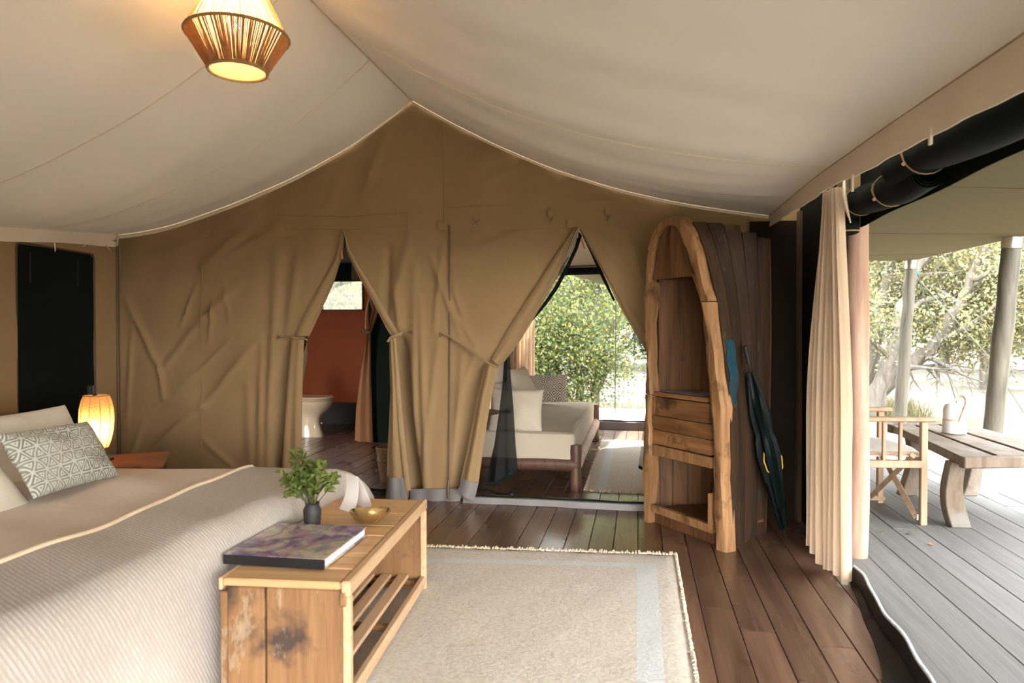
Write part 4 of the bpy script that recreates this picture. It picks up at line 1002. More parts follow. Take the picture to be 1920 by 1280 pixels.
for si, (tx_, ty_, tz_) in enumerate(stems):
    a = Vector((VX, VY, HT + .04)); b = Vector((VX + tx_ * .25, VY + ty_ * .25, HT + .112)); c = Vector((VX + tx_ * .75, VY + ty_ * .75, HT + .095 + tz_ * .75)); d = Vector((VX + tx_, VY + ty_, HT + .10 + tz_))
    if si == 1: c = Vector((VX - .06, VY, HT + .135)); d = Vector((VX - .115, VY - .01, HT + .125))
    if si == 0: c = Vector((VX - .07, VY, HT + .17)); d = Vector((VX - .135, VY - .01, HT + .225))
    pts = [a, b, c, d]
    stem = MB().tube(pts, [.0025, .0024, .002, .0012], 6).build('stem', M_stemgreen, bq_)
    nl = 13 if si > 1 else 9
    for k in range(nl):
        t = .24 + .76 * (k + .5) / nl
        p = b.lerp(c, t * 2) if t < .5 else c.lerp(d, t * 2 - 1)
        ax = (d - b).normalized()
        out = Vector((r.gauss(0, 1), r.gauss(0, 1), r.gauss(0, .5))); out = (out - ax * out.dot(ax)).normalized()
        dirn = (ax * r.uniform(.5, 1.0) + out * r.uniform(.5, 1.0)).normalized()
        up = (out.cross(dirn)).cross(dirn); up = (Vector((r.gauss(0, .4), r.gauss(-.5, .4), 1)) + up * .3)
        xx = dirn.cross(up).normalized(); zz = xx.cross(dirn)
        sc = r.uniform(.75, 1.15) * (1.05 if k < nl - 2 else .8)
        if lm is None:
            lo = leaf_mesh().build('leaf', M_leafb, stem, local=True); lm = lo.data
        else:
            lo = bpy.data.objects.new('leaf', lm); COL.objects.link(lo); lo.parent = stem
        M = Matrix((xx, dirn, zz)).transposed().to_4x4(); M = Matrix.Translation(p - off(stem)) @ M @ Matrix.Scale(sc, 4)
        lo.matrix_local = M

# folded card, bowl
card = empty('folded_card', (-1.215, 2.80, HT), 'folded white card standing on the bench behind the vase', 'card', rot=(0, 0, math.radians(-35)))
def card_half(sgn):
    G = []
    for i in range(9):
        t = i / 8; z = t * .145
        wl_ = .060 * (1 - .25 * t) if sgn > 0 else .060 * (1 - .25 * t)
        G.append([(lerp(-wl_ + .018 * math.sin(PI * t) * 0 - .035 * t * t, wl_ - .03 * t, j / 6), sgn * (.045 * (1 - t) ** 1.1 + .001) + .012 * math.sin(PI * t), z) for j in range(7)])
    return G
MB().grid(card_half(-1), .0008).build('front_leaf', M_paper, card, local=True)
MB().grid(card_half(1), .0008).build('back_leaf', M_paper, card, local=True)
bowl = MB().lathe([(.001, .006), (.03, .006), (.058, .018), (.078, .036), (.083, .044), (.085, .044), (.080, .034), (.060, .012), (.040, .001), (.022, 0), (.001, 0)], (0, 0, 0), 36, sx=1.0, sy=.95)
for i, v in enumerate(bowl.v):
    a = math.atan2(v[1], v[0]); bowl.v[i] = (v[0] * (1 + .03 * math.sin(3 * a)), v[1] * (1 + .03 * math.sin(3 * a)), v[2] + (.0025 * math.sin(2 * a + 1) if v[2] > .02 else 0))
bowl = bowl.build('brass_bowl', M_brass, loc=(-1.075, 2.615, HT + .002), local=True)
tag(bowl, 'shallow hammered brass bowl on the bench behind the book', 'bowl')

# ---------------------------------------------------------------- rug
M_rug = m_rug('cream_wool_rug', [('X', .297, .392, 'T', -9, .755), ('T', .755, .82, 'X', -9, .392)])
def rug_mesh(x0, x1, y0, y1, skew, n, m_, amp, z, seed):
    r = random.Random(seed); ph = [r.uniform(0, 6) for _ in range(8)]
    def h(x, y): return amp * (math.sin(13 * x + ph[0] + 3 * math.sin(2 * y)) * math.sin(11 * y + ph[1]) + .7 * math.sin(31 * x + 9 * y + ph[2]) * math.sin(23 * y + ph[3]))
    G = []
    for i in range(n + 1):
        row = []
        for j in range(m_ + 1):
            u, v = i / n, j / m_
            e = min(1, min(u, 1 - u) * n / 2, min(v, 1 - v) * m_ / 2)
            x = lerp(x0, x1, u); y = lerp(y0, y1 + skew * u, v)
            if u in (0, 1): x += .004 * math.sin(40 * y + ph[4])
            if v in (0, 1): y += .006 * math.sin(33 * x + ph[5]) + .004 * math.sin(71 * x)
            row.append((x, y, z * e + max(0, h(x, y) + amp) * e + .002))
        G.append(row)
    return G
rug = MB().grid(rug_mesh(-1.70, .50, -1.35, .86, .18, 90, 90, .0016, .011, 2)[::1], 0)
rug = rug.build('rug', M_rug, loc=(-.30, 2.68, 0), local=True)
tag(rug, 'thick cream wool rug with faded blue border on the plank floor', 'rug')
def fringe(parent, p0, p1, n, l, seed, name='fringe', wig=.008):
    r = random.Random(seed); mb = MB()
    d = Vector((p1[0] - p0[0], p1[1] - p0[1], 0)); nn = Vector((-d.y, d.x, 0)).normalized()
    for k in range(n):
        a = Vector(p0).lerp(Vector(p1), (k + r.random()) / n); a.z = .010
        q = nn * l * r.uniform(.5, 1.1) + d.normalized() * r.uniform(-wig, wig) * 2
        mb.tube([a - nn * .006, a + q * .5 + Vector((0, 0, r.uniform(-.003, .008))), a + q + Vector((r.uniform(-wig, wig), r.uniform(-wig, wig), -.004))], [.0055, .0045, .003], 5)
    return tag(mb.build(name, M_fringe, parent), kind='stuff')
def fringe_local(parent, pts, nrm, n, l, seed):
    r = random.Random(seed); mb = MB(); a0, a1 = Vector(pts[0]), Vector(pts[1]); nn = Vector(nrm); d = (a1 - a0).normalized()
    for k in range(n):
        a = a0.lerp(a1, (k + r.random()) / n); a.z = .010
        q = nn * l * r.uniform(.4, 1.1) + d * r.uniform(-.016, .016)
        mb.tube([a - nn * .006, a + q * .5 + Vector((0, 0, r.uniform(-.003, .008))), a + q + Vector((0, 0, -.005))], [.0058, .0048, .003], 5)
    return tag(mb.build('fringe', M_fringe, parent, local=True), kind='stuff')
fringe_local(rug, [(-1.70, .86, 0), (.50, 1.04, 0)], (0, 1, 0), 240, .028, 5)
fringe_local(rug, [(.50, -1.35, 0), (.50, 1.05, 0)], (1, 0, 0), 200, .006, 6)

# ---------------------------------------------------------------- boat shelf
BA = Vector((.062, 4.357, 0)); BT = Vector((.631, -.7758, 0)); BD = Vector((.7758, .631, 0))   # along the front, into the depth
def bp(s, z, d): return BA + BT * s + BD * d + Vector((0, 0, z))
boat = empty('boat_shelf', (.30, 4.20, 0), 'tall shelf cut from a weathered upright boat bow beside the doorway', 'shelf')
OL = [(0.0, -.036), (.423, -.044), (.62, -.038), (.865, -.022), (1.133, -.031), (1.401, -.033), (1.601, -.018), (1.72, .008), (1.794, .042), (1.866, .115)]
OR = [(0.0, .664), (.388, .655), (.735, .637), (.966, .612), (1.2, .575), (1.378, .538), (1.592, .467), (1.767, .39), (1.853, .324)]
IR = [(0.0, .553), (.427, .548), (.812, .521), (1.11, .486), (1.382, .435), (1.523, .375), (1.734, .28), (1.8, .24)]
IL = [(0.0, .030), (.436, .033), (.802, .032), (1.134, .030), (1.399, .029), (1.514, .042), (1.756, .091), (1.8, .13)]
def wob(z, k, a=.006): return a * 1.7 * math.sin(9 * z + k) + a * math.sin(23 * z + 2 * k) + a * .6 * math.sin(47 * z + 3 * k)
def rim(name, fo, fi, z0, z1, d0, d1, m, seed, n=14, lift=0):
    mb = MB(); rings = []
    for i in range(n + 1):
        z = lerp(z0, z1, i / n); a, b = interp(fo, z) + wob(z, seed, .004), interp(fi, z) + wob(z, seed + 2, .005)
        c = .014
        A = [(a, d0 + .012), (a + (c if b > a else -c), d0), (b - (c if b > a else -c), d0 + wob(z, seed + 4, .003)), (b, d0 + .010), (b, d1), (a, d1)]
        rings.append([bp(s, z, d) for s, d in A])
    vs = [p for rg in rings for p in rg]; k = 6
    fs = [(i * k + j, i * k + (j + 1) % k, (i + 1) * k + (j + 1) % k, (i + 1) * k + j) for i in range(n) for j in range(k)]
    fs += [tuple(range(k - 1, -1, -1)), tuple(n * k + j for j in range(k))]
    mb.add(vs, fs); return mb.build(name, m, boat)
mid_r = [(z, lerp(interp(OR, z), interp(IR, z), .62)) for z, _ in OR]
rim('gunwale', OR, [(z, lerp(interp(OR, z), interp(IR, z), .66)) for z, _ in OR], 0.0, 1.36, -.025, .05, M_boatrim, 1)
rim('gunwale', OR, [(z, lerp(interp(OR, z), interp(IR, z), .72)) for z, _ in OR], 1.365, 1.80, -.022, .05, M_boatrim, 4, 10)
rim('inner_rail', [(z, lerp(interp(OR, z), interp(IR, z), .70)) for z, _ in OR], IR, 0.10, 1.53, .0, .05, M_boathor, 7)
rim('gunwale', OL, IL, 0.0, .80, -.015, .05, M_boatrim, 2)
rim('gunwale', OL, IL, .805, 1.50, -.012, .05, M_boatrim, 5)
rim('gunwale', OL, [(z, interp(OL, z) + .045) for z, _ in OL], 1.50, 1.80, -.012, .05, M_boatrim, 9, 8)
# bow crown: rounded cap and the panel below it
crown_o = [(.0, 1.70), (.042, 1.794), (.075, 1.835), (.115, 1.866), (.165, 1.883), (.219, 1.885), (.27, 1.876), (.324, 1.853), (.37, 1.80), (.415, 1.72)]
crown_i = [(.045, 1.70), (.085, 1.775), (.115, 1.805), (.15, 1.825), (.185, 1.832), (.22, 1.83), (.25, 1.82), (.275, 1.795), (.30, 1.755), (.325, 1.70)]
vs = []; fs = []
for (a, b), (c, d) in zip(crown_o, crown_i):
    vs += [bp(a, b, .012), bp(a * .8 + c * .2, b * .8 + d * .2, -.018), bp(c, d, -.012), bp(c, d, .06), bp(a, b, .06)]
for i in range(len(crown_o) - 1):
    for j in range(5): fs.append((i * 5 + j, i * 5 + (j + 1) % 5, i * 5 + 5 + (j + 1) % 5, i * 5 + 5 + j))
fs += [(0, 1, 2, 3, 4), tuple(45 + j for j in (4, 3, 2, 1, 0))]
MB().add(vs, fs).build('bow_crown', M_boatrim, boat)
G = []
for i in range(13):
    z = lerp(1.517, 1.85, i / 12)
    a = interp(IL, z) - .004 if z < 1.75 else interp([(1.75, .09), (1.84, .17)], z); b = interp([(1.517, .385), (1.6, .35), (1.72, .315), (1.80, .275), (1.85, .24)], z)
    G.append([bp(lerp(a, b, k / 8), z, .012 + .006 * math.sin(12 * k / 8 + 3 * z)) for k in range(9)])
MB().grid(G, .02).build('bow_panel', M_boat, boat)
# hull staves: right side, back, left side
def side_s(z, d, right=True):
    if right:
        a = interp(OR, z) if z < 1.853 else interp([(1.853, .324), (1.9, .24)], z)
        return lerp(a - .006, .50 + .03 * math.sin(z * 1.4), smooth(d / .46) ** .8)
    a = interp(OL, z) if z < 1.866 else .13
    return lerp(a + .006, .10, smooth(d / .46))
def ztop(d): return 1.868 - .30 * d
r = random.Random(21)
ds = [.03, .11, .19, .28, .37, .46]
for right in (True, False):
    for a, b in zip(ds, ds[1:]):
        zt = ztop((a + b) / 2) + r.uniform(-.03, .02)
        G = []
        for i in range(15):
            z = lerp(0.0, zt, i / 14); row = []
            for t in (0.02, .5, .98):
                d = lerp(a, b, t); row.append(bp(side_s(z, d, right) + r.uniform(-.0015, .0015), z, d))
            G.append(row)
        if right: G = [row[::-1] for row in G]
        MB().grid(G, .016).build('stave', M_boatpaint if right else M_boat, boat)
bs = [.50, .37, .24, .11]
for a, b in zip(bs, bs[1:]):
    zt = 1.73 + r.uniform(-.04, .02)
    G = [[bp(lerp(a, b, t) + (.03 * math.sin(z * 1.4) if a > .49 and t < .1 else 0), z, .47 + .02 * math.sin(PI * ((lerp(a, b, t) - .1) / .4))) for t in (.02, .5, .98)] for z in [lerp(0, zt, i / 10) for i in range(11)]]
    MB().grid([row[::-1] for row in G], .016).build('stave', M_boat, boat)
def slab(name, s0, s1, z0, z1, d0, d1, m, tilt=0.0, ch=.006):
    fr2 = lambda u, v, d: bp(u, v + tilt * (u - s0), d)
    c = ch
    poly = [(s0 + c, z0), (s1 - c, z0), (s1, z0 + c), (s1, z1 - c), (s1 - c, z1), (s0 + c, z1), (s0, z1 - c), (s0, z0 + c)]
    return MB().prism(poly, d0, d1, fr2).build(name, m, boat, smooth=False)
G = [[bp(side_s(z, d, True) + .0185, z, d) for d in (.045 + .010 * math.sin(41 * z), .075, .100 + .012 * math.sin(30 * z), .118 + .026 * math.sin(27 * z + 1) * math.sin(9 * z))] for z in [lerp(.80, 1.15, i / 16) for i in range(17)]]
MB().grid([q_[::-1] for q_ in G], .003).build('paint_patch', M_bluepaint, boat)
slab('shelf_board', .022, .505, .797, .822, .004, .42, M_boathor)
dr = slab('drawer', .045, .505, .678, .789, .012, .35, M_boathor)
slab('drawer_board', .012, .538, .590, .674, .006, .026, M_boathor); slab('drawer_board', .012, .538, .502, .587, .000, .024, M_boathor)
slab('drawer_case', .03, .52, .50, .60, .03, .36, M_boat)
slab('shelf_rail', .0, .548, .432, .494, -.004, .028, M_boatrim)
slab('shelf_board', .02, .53, .435, .455, .03, .42, M_boat)
slab('base_rail', .030, .545, .072, .117, .004, .034, M_boatrim, -.012)
slab('base_board', .03, .545, .0, .070, .03, .05, M_boat)
slab('shelf_board', .03, .53, .070, .09, .05, .43, M_boat)
slab('inner_post', .515, .540, .09, .29, -.002, .03, M_boatrim)
slab('corner_post', .03, .05, .68, .79, .006, .03, M_boathor)
G = [[bp(lerp(.04, .13, t), z, lerp(.05, .40, t)) + Vector((0, 0, 0)) for t in (0, .33, .66, 1)] for z in [lerp(.82, 1.52, i / 8) for i in range(9)]]
MB().grid(G, .012).build('inner_side', M_boat, boat)
mg = empty('magazine', bp(.30, .823, .12), 'dark magazine lying on the upper shelf of the boat shelf', 'magazine')
MB().prism([(.10, .823), (.47, .823), (.47, .829), (.10, .829)], .012, .20, lambda u, v, d: bp(u, v, d)).build('pages', M_spine, mg, smooth=False)
MB().prism([(.10, .829), (.47, .829), (.47, .8305), (.10, .8305)], .008, .20, lambda u, v, d: bp(u, v, d)).build('cover', M_pvc, mg, smooth=False)

# folded umbrella leaning against the hull
umb = empty('umbrella', (.80, 4.13, 0), 'folded dark green umbrella with yellow straps leaning against the boat shelf', 'umbrella')
U0 = Vector((.84, 4.20, .02)); U1 = Vector((.605, 3.985, 1.02))
uax = (U1 - U0); ul = uax.length; uax.normalize(); ua = uax.orthogonal().normalized(); ub = uax.cross(ua)
vs = []; fs = []; prof = [(0.02, .012), (.06, .022), (.16, .032), (.32, .046), (.47, .056), (.56, .050), (.60, .040), (.64, .046), (.72, .052), (.80, .044), (.88, .030), (.95, .014)]
n = 24
for t, rr in prof:
    for k in range(n):
        q = 2 * PI * k / n; rad = rr * (1 + .28 * math.cos(8 * q + 4 * t))
        vs.append(U0 + uax * (t * ul) + (ua * math.cos(q) + ub * math.sin(q)) * rad)
for i in range(len(prof) - 1):
    for k in range(n): fs.append((i * n + k, i * n + (k + 1) % n, i * n + n + (k + 1) % n, i * n + n + k))
MB().add(vs, fs).build('canopy', M_umbrella, umb)
MB().tube([U0, U1 + uax * .03], .006, 8).build('shaft', M_iron, umb)
MB().tube([U1 + uax * .0, U1 + uax * .10], .013, 10).build('handle', M_iron, umb)
for t, s_ in ((.44, 1), (.46, -1)):
    c = U0 + uax * (t * ul) + ua * .0
    side = (BT * .9 + Vector((0, -.2, 0))).normalized() * .02
    across = uax.cross(side).normalized()
    p0 = c + across * s_ * .05 + side * 1.6
    MB().tube([p0 + uax * .05, p0 + across * s_ * .012, p0 - uax * .06 + across * s_ * .004, p0 - uax * .09 - across * s_ * .02], [.005, .009, .009, .004], 8, squash=.5).build('strap', M_yellow, umb)

# ---------------------------------------------------------------- veranda opening: curtain, log pole, rolled blinds
cur = empty('curtain', (.93, 3.62, 1.86), 'natural linen curtain gathered at the veranda opening', 'curtain')
G = []
NS = 120
for i in range(31):
    t = i / 30; z = lerp(1.90, .05, t); row = []
    spread = lerp(.34, 1.0, smooth(t * 1.6) ** .7)
    for k in range(NS + 1):
        u = k / NS
        base = Vector((.945, 3.62, 0)).lerp(Vector((.925, 3.56, 0)), t)
        # from the corner (far) towards the room (near)
        along = Vector((lerp(-.050, .046, u), lerp(.18, -.15, u), 0)) * spread
        pl = (math.sin(u * 2 * PI * 6.5 + .6 * math.sin(3 * t)) * .033 + math.sin(u * 2 * PI * 15 + 2) * .010 * (1 - .4 * t)) * (.55 + .45 * spread)
        nn = Vector((-.96, -.26, 0))
        p = base + along + nn * pl
        zz = z + (.02 * math.sin(9 * u + 1) - .05 * u + .03 if i == 30 else 0) * 1.0 + (-.03 * (u) if i > 26 else 0)
        row.append((p.x, p.y, max(.012, zz)))
    G.append(row)
MB().grid(G[::-1], .002).build('drape', M_curtain, cur)
hm = [[(p[0] - .003, p[1] - .003, p[2] + .0) for p in G[k]] for k in (28, 29, 30)]
MB().tube([(.99, 3.60, 1.94), (.985, 3.58, 1.86), (.99, 3.55, 1.78), (1.0, 3.53, 1.72)], [.012, .02, .012, .005], 8, squash=.5).build('tie_tape', M_valance, cur)
MB().tube([(.95, 3.66, 1.93), (.955, 3.65, 1.86), (.96, 3.645, 1.80)], [.02, .024, .012], 8, squash=.5).build('gather_band', M_zip, cur)

pole = empty('log_pole', (1.17, 3.92, 0), 'thick debarked log pole behind the linen curtain', 'pole')
MB().tube([(1.145 + .006 * math.sin(3 * z), 3.90, z) for z in [k * .12 for k in range(17)]], [.056 + .003 * math.sin(7 * k) for k in range(17)], 16).build('shaft', M_log, pole)
MB().tube([(1.146, 3.90, 1.915), (1.146, 3.90, 2.25)], .050, 16).build('wrapped_top', M_canvas_hem, pole)
MB().tube([(1.146, 3.90, 1.90), (1.146, 3.90, 1.92)], .060, 16).build('top_ring', M_zip, pole)
MB().box((1.05, 3.85, 0), (1.085, 3.875, .12)).build('foot_tape', M_valance, pole, smooth=False)

def blind(name, x, y0, y1, z0, z1, r0, turns, label, grp=None, seed=1, cords=()):
    e = empty(name, (x, (y0 + y1) / 2, z0), label, 'blind')
    N = 34; G = []
    m_ = int(turns * 22)
    for i in range(N + 1):
        t = i / N; y = lerp(y0, y1, t); zc = lerp(z0, z1, t) + .012 * math.sin(5 * t + seed) ; row = []
        pinch = 1 - .10 * sum(math.exp(-((y - c) / .05) ** 2) for c in cords)
        for k in range(m_ + 1):
            q = 2 * PI * k / 22; rr = (r0 - .010 * (turns - k / 22) * 1.0) * pinch
            rr *= 1 + .05 * math.sin(3 * q + 7 * t + seed) + .03 * math.sin(13 * t + 2 * q)
            row.append((x + rr * math.cos(q), y, zc + rr * math.sin(q)))
        G.append(row)
    MB().grid(G, .003).build('rolled_canvas', M_blackgreen, e)
    for c in cords:
        t = (c - y0) / (y1 - y0); zc = lerp(z0, z1, t) + .012 * math.sin(5 * t + seed); rr = r0 * .95
        MB().tube([(x + rr * math.cos(q), c + .012 * math.sin(q), zc + rr * math.sin(q)) for q in [2 * PI * k / 20 for k in range(20)]], .0028, 5, closed=True).build('tie_cord', M_canvas_hem, e)
        MB().tube([(x - rr, c, zc + .03), (x - rr - .006, c - .006, zc - .0), (x - rr + .004, c - .012, zc - .035)], .0035, 5).build('tie_cord', M_jutecord, e)
        MB().lathe([(.001, -.008), (.007, -.004), (.008, .002), (.001, .008)], (x - rr + .002, c - .012, zc - .04), 8).build('toggle', M_leather, e)
    return e
blind('rolled_blind', 1.085, 3.98, 2.83, 1.845, 1.815, .078, 3.2, 'dark rolled canvas blind with open end behind the curtain top', seed=1, cords=(3.66, 3.25))
blind('rolled_blind', 1.045, 3.02, .9, 1.86, 1.80, .085, 3.2, 'dark rolled canvas blind overlapping the first one nearer the eave', seed=2, cords=(2.78, 1.9))
bc = empty('rolled_blind', (1.07, 3.9, 1.75), 'end of a dark green rolled canvas hanging beside the log pole', 'blind')
MB().tube([(1.07, 3.86, 1.86), (1.072, 3.83, 1.79), (1.075, 3.81, 1.71)], [.062, .055, .048], 14).build('rolled_canvas', M_blackgreen, bc)
MB().tube([(1.075 + .049 * math.cos(q), 3.81 + .049 * math.sin(q), 1.715) for q in [2 * PI * k / 18 for k in range(18)]], .004, 6, closed=True).build('piping', M_jutecord, bc)
# ---------------------------------------------------------------- veranda: fly sheet, posts, ropes
def fly_pt(x, y):
    k = interp([(-2, .17), (5, .16), (7.5, .10), (8.7, .02)], y)
    e = interp([(-2, 3.35), (6.75, 3.27), (8.72, 3.14)], y)
    z = 2.025 + k * (e - x) - .05 * math.sin(PI * min(1, max(0, (e - x) / 2.4))) * math.sin(PI * ((y + 2) / 3.58 % 1)) * .5
    return (x, y, z)
G = []
for j in range(61):
    y = lerp(-1.6, 8.72, j / 60); e = interp([(-2, 3.35), (6.75, 3.27), (8.72, 3.14)], y)
    G.append([fly_pt(lerp(.78, e, i / 24), y) for i in range(25)])
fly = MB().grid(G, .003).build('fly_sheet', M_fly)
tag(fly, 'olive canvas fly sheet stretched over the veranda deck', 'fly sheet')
G2 = []
for j in range(31):                                          # the same sheet carried on over the tent roof
    y = lerp(-1.6, 8.72, j / 30); a = fly_pt(.78, y)
    G2.append([(x, y, z - .06 * math.sin(PI * k)) for (x, z, k) in [(-4.55, 2.05, 0), (-3.8, 2.30, .25), (-3.0, 2.58, .5), (-2.2, 2.86, .8), (RX, 3.12, 0), (-.9, 2.92, .3), (-.2, 2.70, .6), (.3, 2.55, .85), (.78, a[2], 0)]])
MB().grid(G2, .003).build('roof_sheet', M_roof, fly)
for y in (8.4, 6.95, 5.2, 3.4):
    MB().tube([Vector(fly_pt(lerp(.9, 3.25, i / 12), y - .9 * (i / 12) + .5)) + Vector((0, 0, -.003)) for i in range(13)], .004, 5).build('seam', M_zip, fly)
MB().tube([Vector(G[j][-1]) for j in range(0, 61, 2)], .006, 6).build('edge_cord', M_zip, fly)
MB().tube([Vector(p) for p in G[60]], .006, 6).build('edge_cord', M_zip, fly)

def post(name, foot, top, r0, r1, label, seed):
    f, t = Vector(foot), Vector(top); e = empty(name, foot, label, 'post', 'veranda posts under the fly sheet edge')
    rr = random.Random(seed)
    pts = [f.lerp(t, k / 12) + Vector((rr.uniform(-.006, .006), rr.uniform(-.006, .006), 0)) for k in range(13)]
    MB().tube(pts, [lerp(r0, r1, k / 12) * rr.uniform(.94, 1.06) for k in range(13)], 12).build('shaft', M_post, e)
    d = (t - f).normalized()
    MB().tube([t - d * .10, t + d * .01], r1 * 1.12, 12).build('cap', M_steel, e)
    return e
post('veranda_post', (2.99, 8.66, -.1), (3.125, 8.69, 2.02), .075, .062, 'slim grey veranda post beyond the safari chair', 1)
post('veranda_post', (3.13, 6.88, -.1), (3.255, 6.76, 2.03), .082, .074, 'thick grey veranda post behind the table and lantern', 2)

def rope(label, pts, r=.006, m=M_rope, knot=True):
    e = empty('guy_rope', pts[-1], label, 'rope', 'guy ropes of the fly sheet')
    MB().tube(pts, r, 6).build('line', m, e)
    if knot:
        a, b = Vector(pts[0]), Vector(pts[1])
        MB().tube([a, a.lerp(b, .05), a.lerp(b, .13)], [.014, .012, .018], 7).build('knot', M_greenrope, e)
    return e
rope('green guy rope running down from the slim post to the lawn', [(3.16, 8.70, 2.0), (3.55, 8.9, .9), (3.98, 9.05, -.40)])
rope('thin guy rope crossing behind the lantern towards the lawn', [(3.6, 10.2, 2.1), (4.3, 9.5, .9), (4.75, 8.8, -.40)], knot=False)
rope('dark guy rope hanging straight beyond the lounge doorway', [(-.315, 9.75, 1.9), (-.32, 9.8, .9), (-.33, 9.9, .0)], .007, M_iron, False)

# director chair
CH = math.radians(8)
chair = empty('director_chair', (1.60, 4.85, 0), 'folding wooden safari chair with grey cushion beside the veranda table', 'chair', rot=(0, 0, CH))
def cb(name, a, b, ch=.004, m=M_chair): return lbox(name, a, b, m, chair, ch)
HW = .27
for s in (-1, 1):
    y0, y1 = (s * HW - .016, s * HW + .016)
    cb('leg', (.075, y0, .0), (.115, y1, .64)); cb('leg', (-.355, y0, .0), (-.315, y1, .88))
    cb('armrest', (-.39, y0 - .018, .64), (.165, y1 + .018, .668), .008)
    cb('side_rail', (-.345, y0 - .002, .355), (.09, y1 + .002, .40)); 
    cb('foot_rail', (-.36, y0 - .002, .02), (.125, y1 + .002, .05)) if s > 0 else None
    for x in (-.245, -.145, -.045):
        cb('spindle', (x - .010, s * HW - .010, .395), (x + .010, s * HW + .010, .645), .003)
for x in (.045, -.30):
    for s in (1, -1):
        MB().tube([(x + .012 * s, -s * HW, .045), (x + .012 * s, s * HW, .43)], .021, 4).build('cross_leg', M_chair, chair, local=True, smooth=False)
    MB().tube([(x - .03, 0, .24), (x + .03, 0, .24)], .008, 8).build('pivot_bolt', M_steel, chair, local=True)
for s in (-1, 1): cb('seat_rail', (-.34, s * (HW - .05) - .012, .42), (.09, s * (HW - .05) + .012, .445))
MB().lathe([(.001, -.02), (.010, -.018), (.010, .018), (.001, .02)], (.06, -HW + .0, .05), 10).build('bolt', M_steel, chair, local=True)
G = []
for i in range(15):
    row = []
    for j in range(15):
        u, v = i / 14 * 2 - 1, j / 14 * 2 - 1
        row.append((-.12 + .24 * u, .235 * v, .425 + .055 * max(0, (1 - abs(u) ** 5) * (1 - abs(v) ** 5)) ** .5))
    G.append(row)
MB().grid(G).build('seat_cushion', M_greycush, chair, local=True)
MB().box((-.36, -HW + .01, .42), (.10, HW - .01, .428)).build('seat_sling', M_greycush, chair, local=True, smooth=False)
MB().grid([[(-.34 - .012 * math.sin(PI * t), lerp(-HW - .01, HW + .01, t), z) for t in [k / 10 for k in range(11)]] for z in (.68, .74, .80, .86)], .006).build('backrest', M_greycush, chair, local=True)

# rustic table
TA, TB, TC, TD = Vector((1.86, 4.42, 0)), Vector((1.955, 5.78, 0)), Vector((2.585, 6.02, 0)), Vector((2.64, 4.62, 0))
table = empty('low_table', (2.26, 5.2, 0), 'low rustic plank table with curved legs on the veranda deck', 'table')
def tp(u, v, z): return TA.lerp(TD, u).lerp(TB.lerp(TC, u), v) + Vector((0, 0, z))
r = random.Random(6)
us = [0, .30, .62, 1.0]
for a, b in zip(us, us[1:]):
    vs = []; N = 8
    for i in range(N + 1):
        v = i / N; wa = .008 * math.sin(5 * v + a * 9) * (a > 0 or 1); wb = .008 * math.sin(6 * v + b * 9)
        for (u, z) in ((a + .006 + wa * .6, .405), (b - .006 + wb * .3, .405), (b - .006 + wb * .3, .455), (a + .006 + wa * .6, .462)): vs.append(tp(u, v * (1 + .004 * math.sin(9 * a)), z))
    fs = [(i * 4 + j, i * 4 + (j + 1) % 4, i * 4 + 4 + (j + 1) % 4, i * 4 + 4 + j) for i in range(N) for j in range(4)] + [(3, 2, 1, 0), tuple(N * 4 + j for j in range(4))]
    MB().add(vs, fs).build('top_plank', M_table, table, bevel=.006)
for v in (.0, 1.0):
    o = MB().box((0, 0, 0), (1, 1, 1)); a, b = tp(-.01, v, .398), tp(1.01, v, .398)
    d = (b - a).normalized(); q = Vector((-d.y, d.x, 0)); w = .055
    sgn = -1 if v == 0 else 0
    o.v = []; o.f = []
    pts = [a + q * (w * sgn), b + q * (w * sgn), b + q * (w * sgn + w), a + q * (w * sgn + w)]
    o.add(pts + [p + Vector((0, 0, .068)) for p in pts], [(3, 2, 1, 0), (4, 5, 6, 7), (0, 1, 5, 4), (1, 2, 6, 5), (2, 3, 7, 6), (3, 0, 4, 7)])
    o.build('end_beam', M_table, table, bevel=.008)
def tleg(foot, top, w, d_, bow, ang, seed):
    rr = random.Random(seed); vs = []; N = 9; f, t = Vector(foot), Vector(top); ca, sa = math.cos(ang), math.sin(ang)
    ax, ay_ = Vector((ca, sa, 0)), Vector((-sa, ca, 0))
    for i in range(N + 1):
        k = i / N; c = f.lerp(t, k) + ax * bow * math.sin(PI * k) ; ww = w * (1 + .12 * math.sin(4 * k + seed)) ; dd = d_
        for a, b in ((-1, -1), (1, -1), (1, 1), (-1, 1)): vs.append(c + ax * a * ww / 2 + ay_ * b * dd / 2)
    fs = [(i * 4 + j, i * 4 + (j + 1) % 4, i * 4 + 4 + (j + 1) % 4, i * 4 + 4 + j) for i in range(N) for j in range(4)] + [(3, 2, 1, 0), tuple(N * 4 + j for j in range(4))]
    MB().add(vs, fs).build('leg', M_table, table, bevel=.006)
tleg((1.935, 4.60, 0), (1.90, 4.56, .41), .105, .07, -.035, .12, 1)
tleg((1.93, 5.43, 0), (2.02, 5.55, .41), .10, .07, .03, .2, 2)
tleg((2.37, 5.50, 0), (2.50, 5.78, .41), .11, .07, .045, .2, 3)
tleg((2.58, 4.98, 0), (2.56, 4.80, .41), .10, .07, -.03, .3, 4)

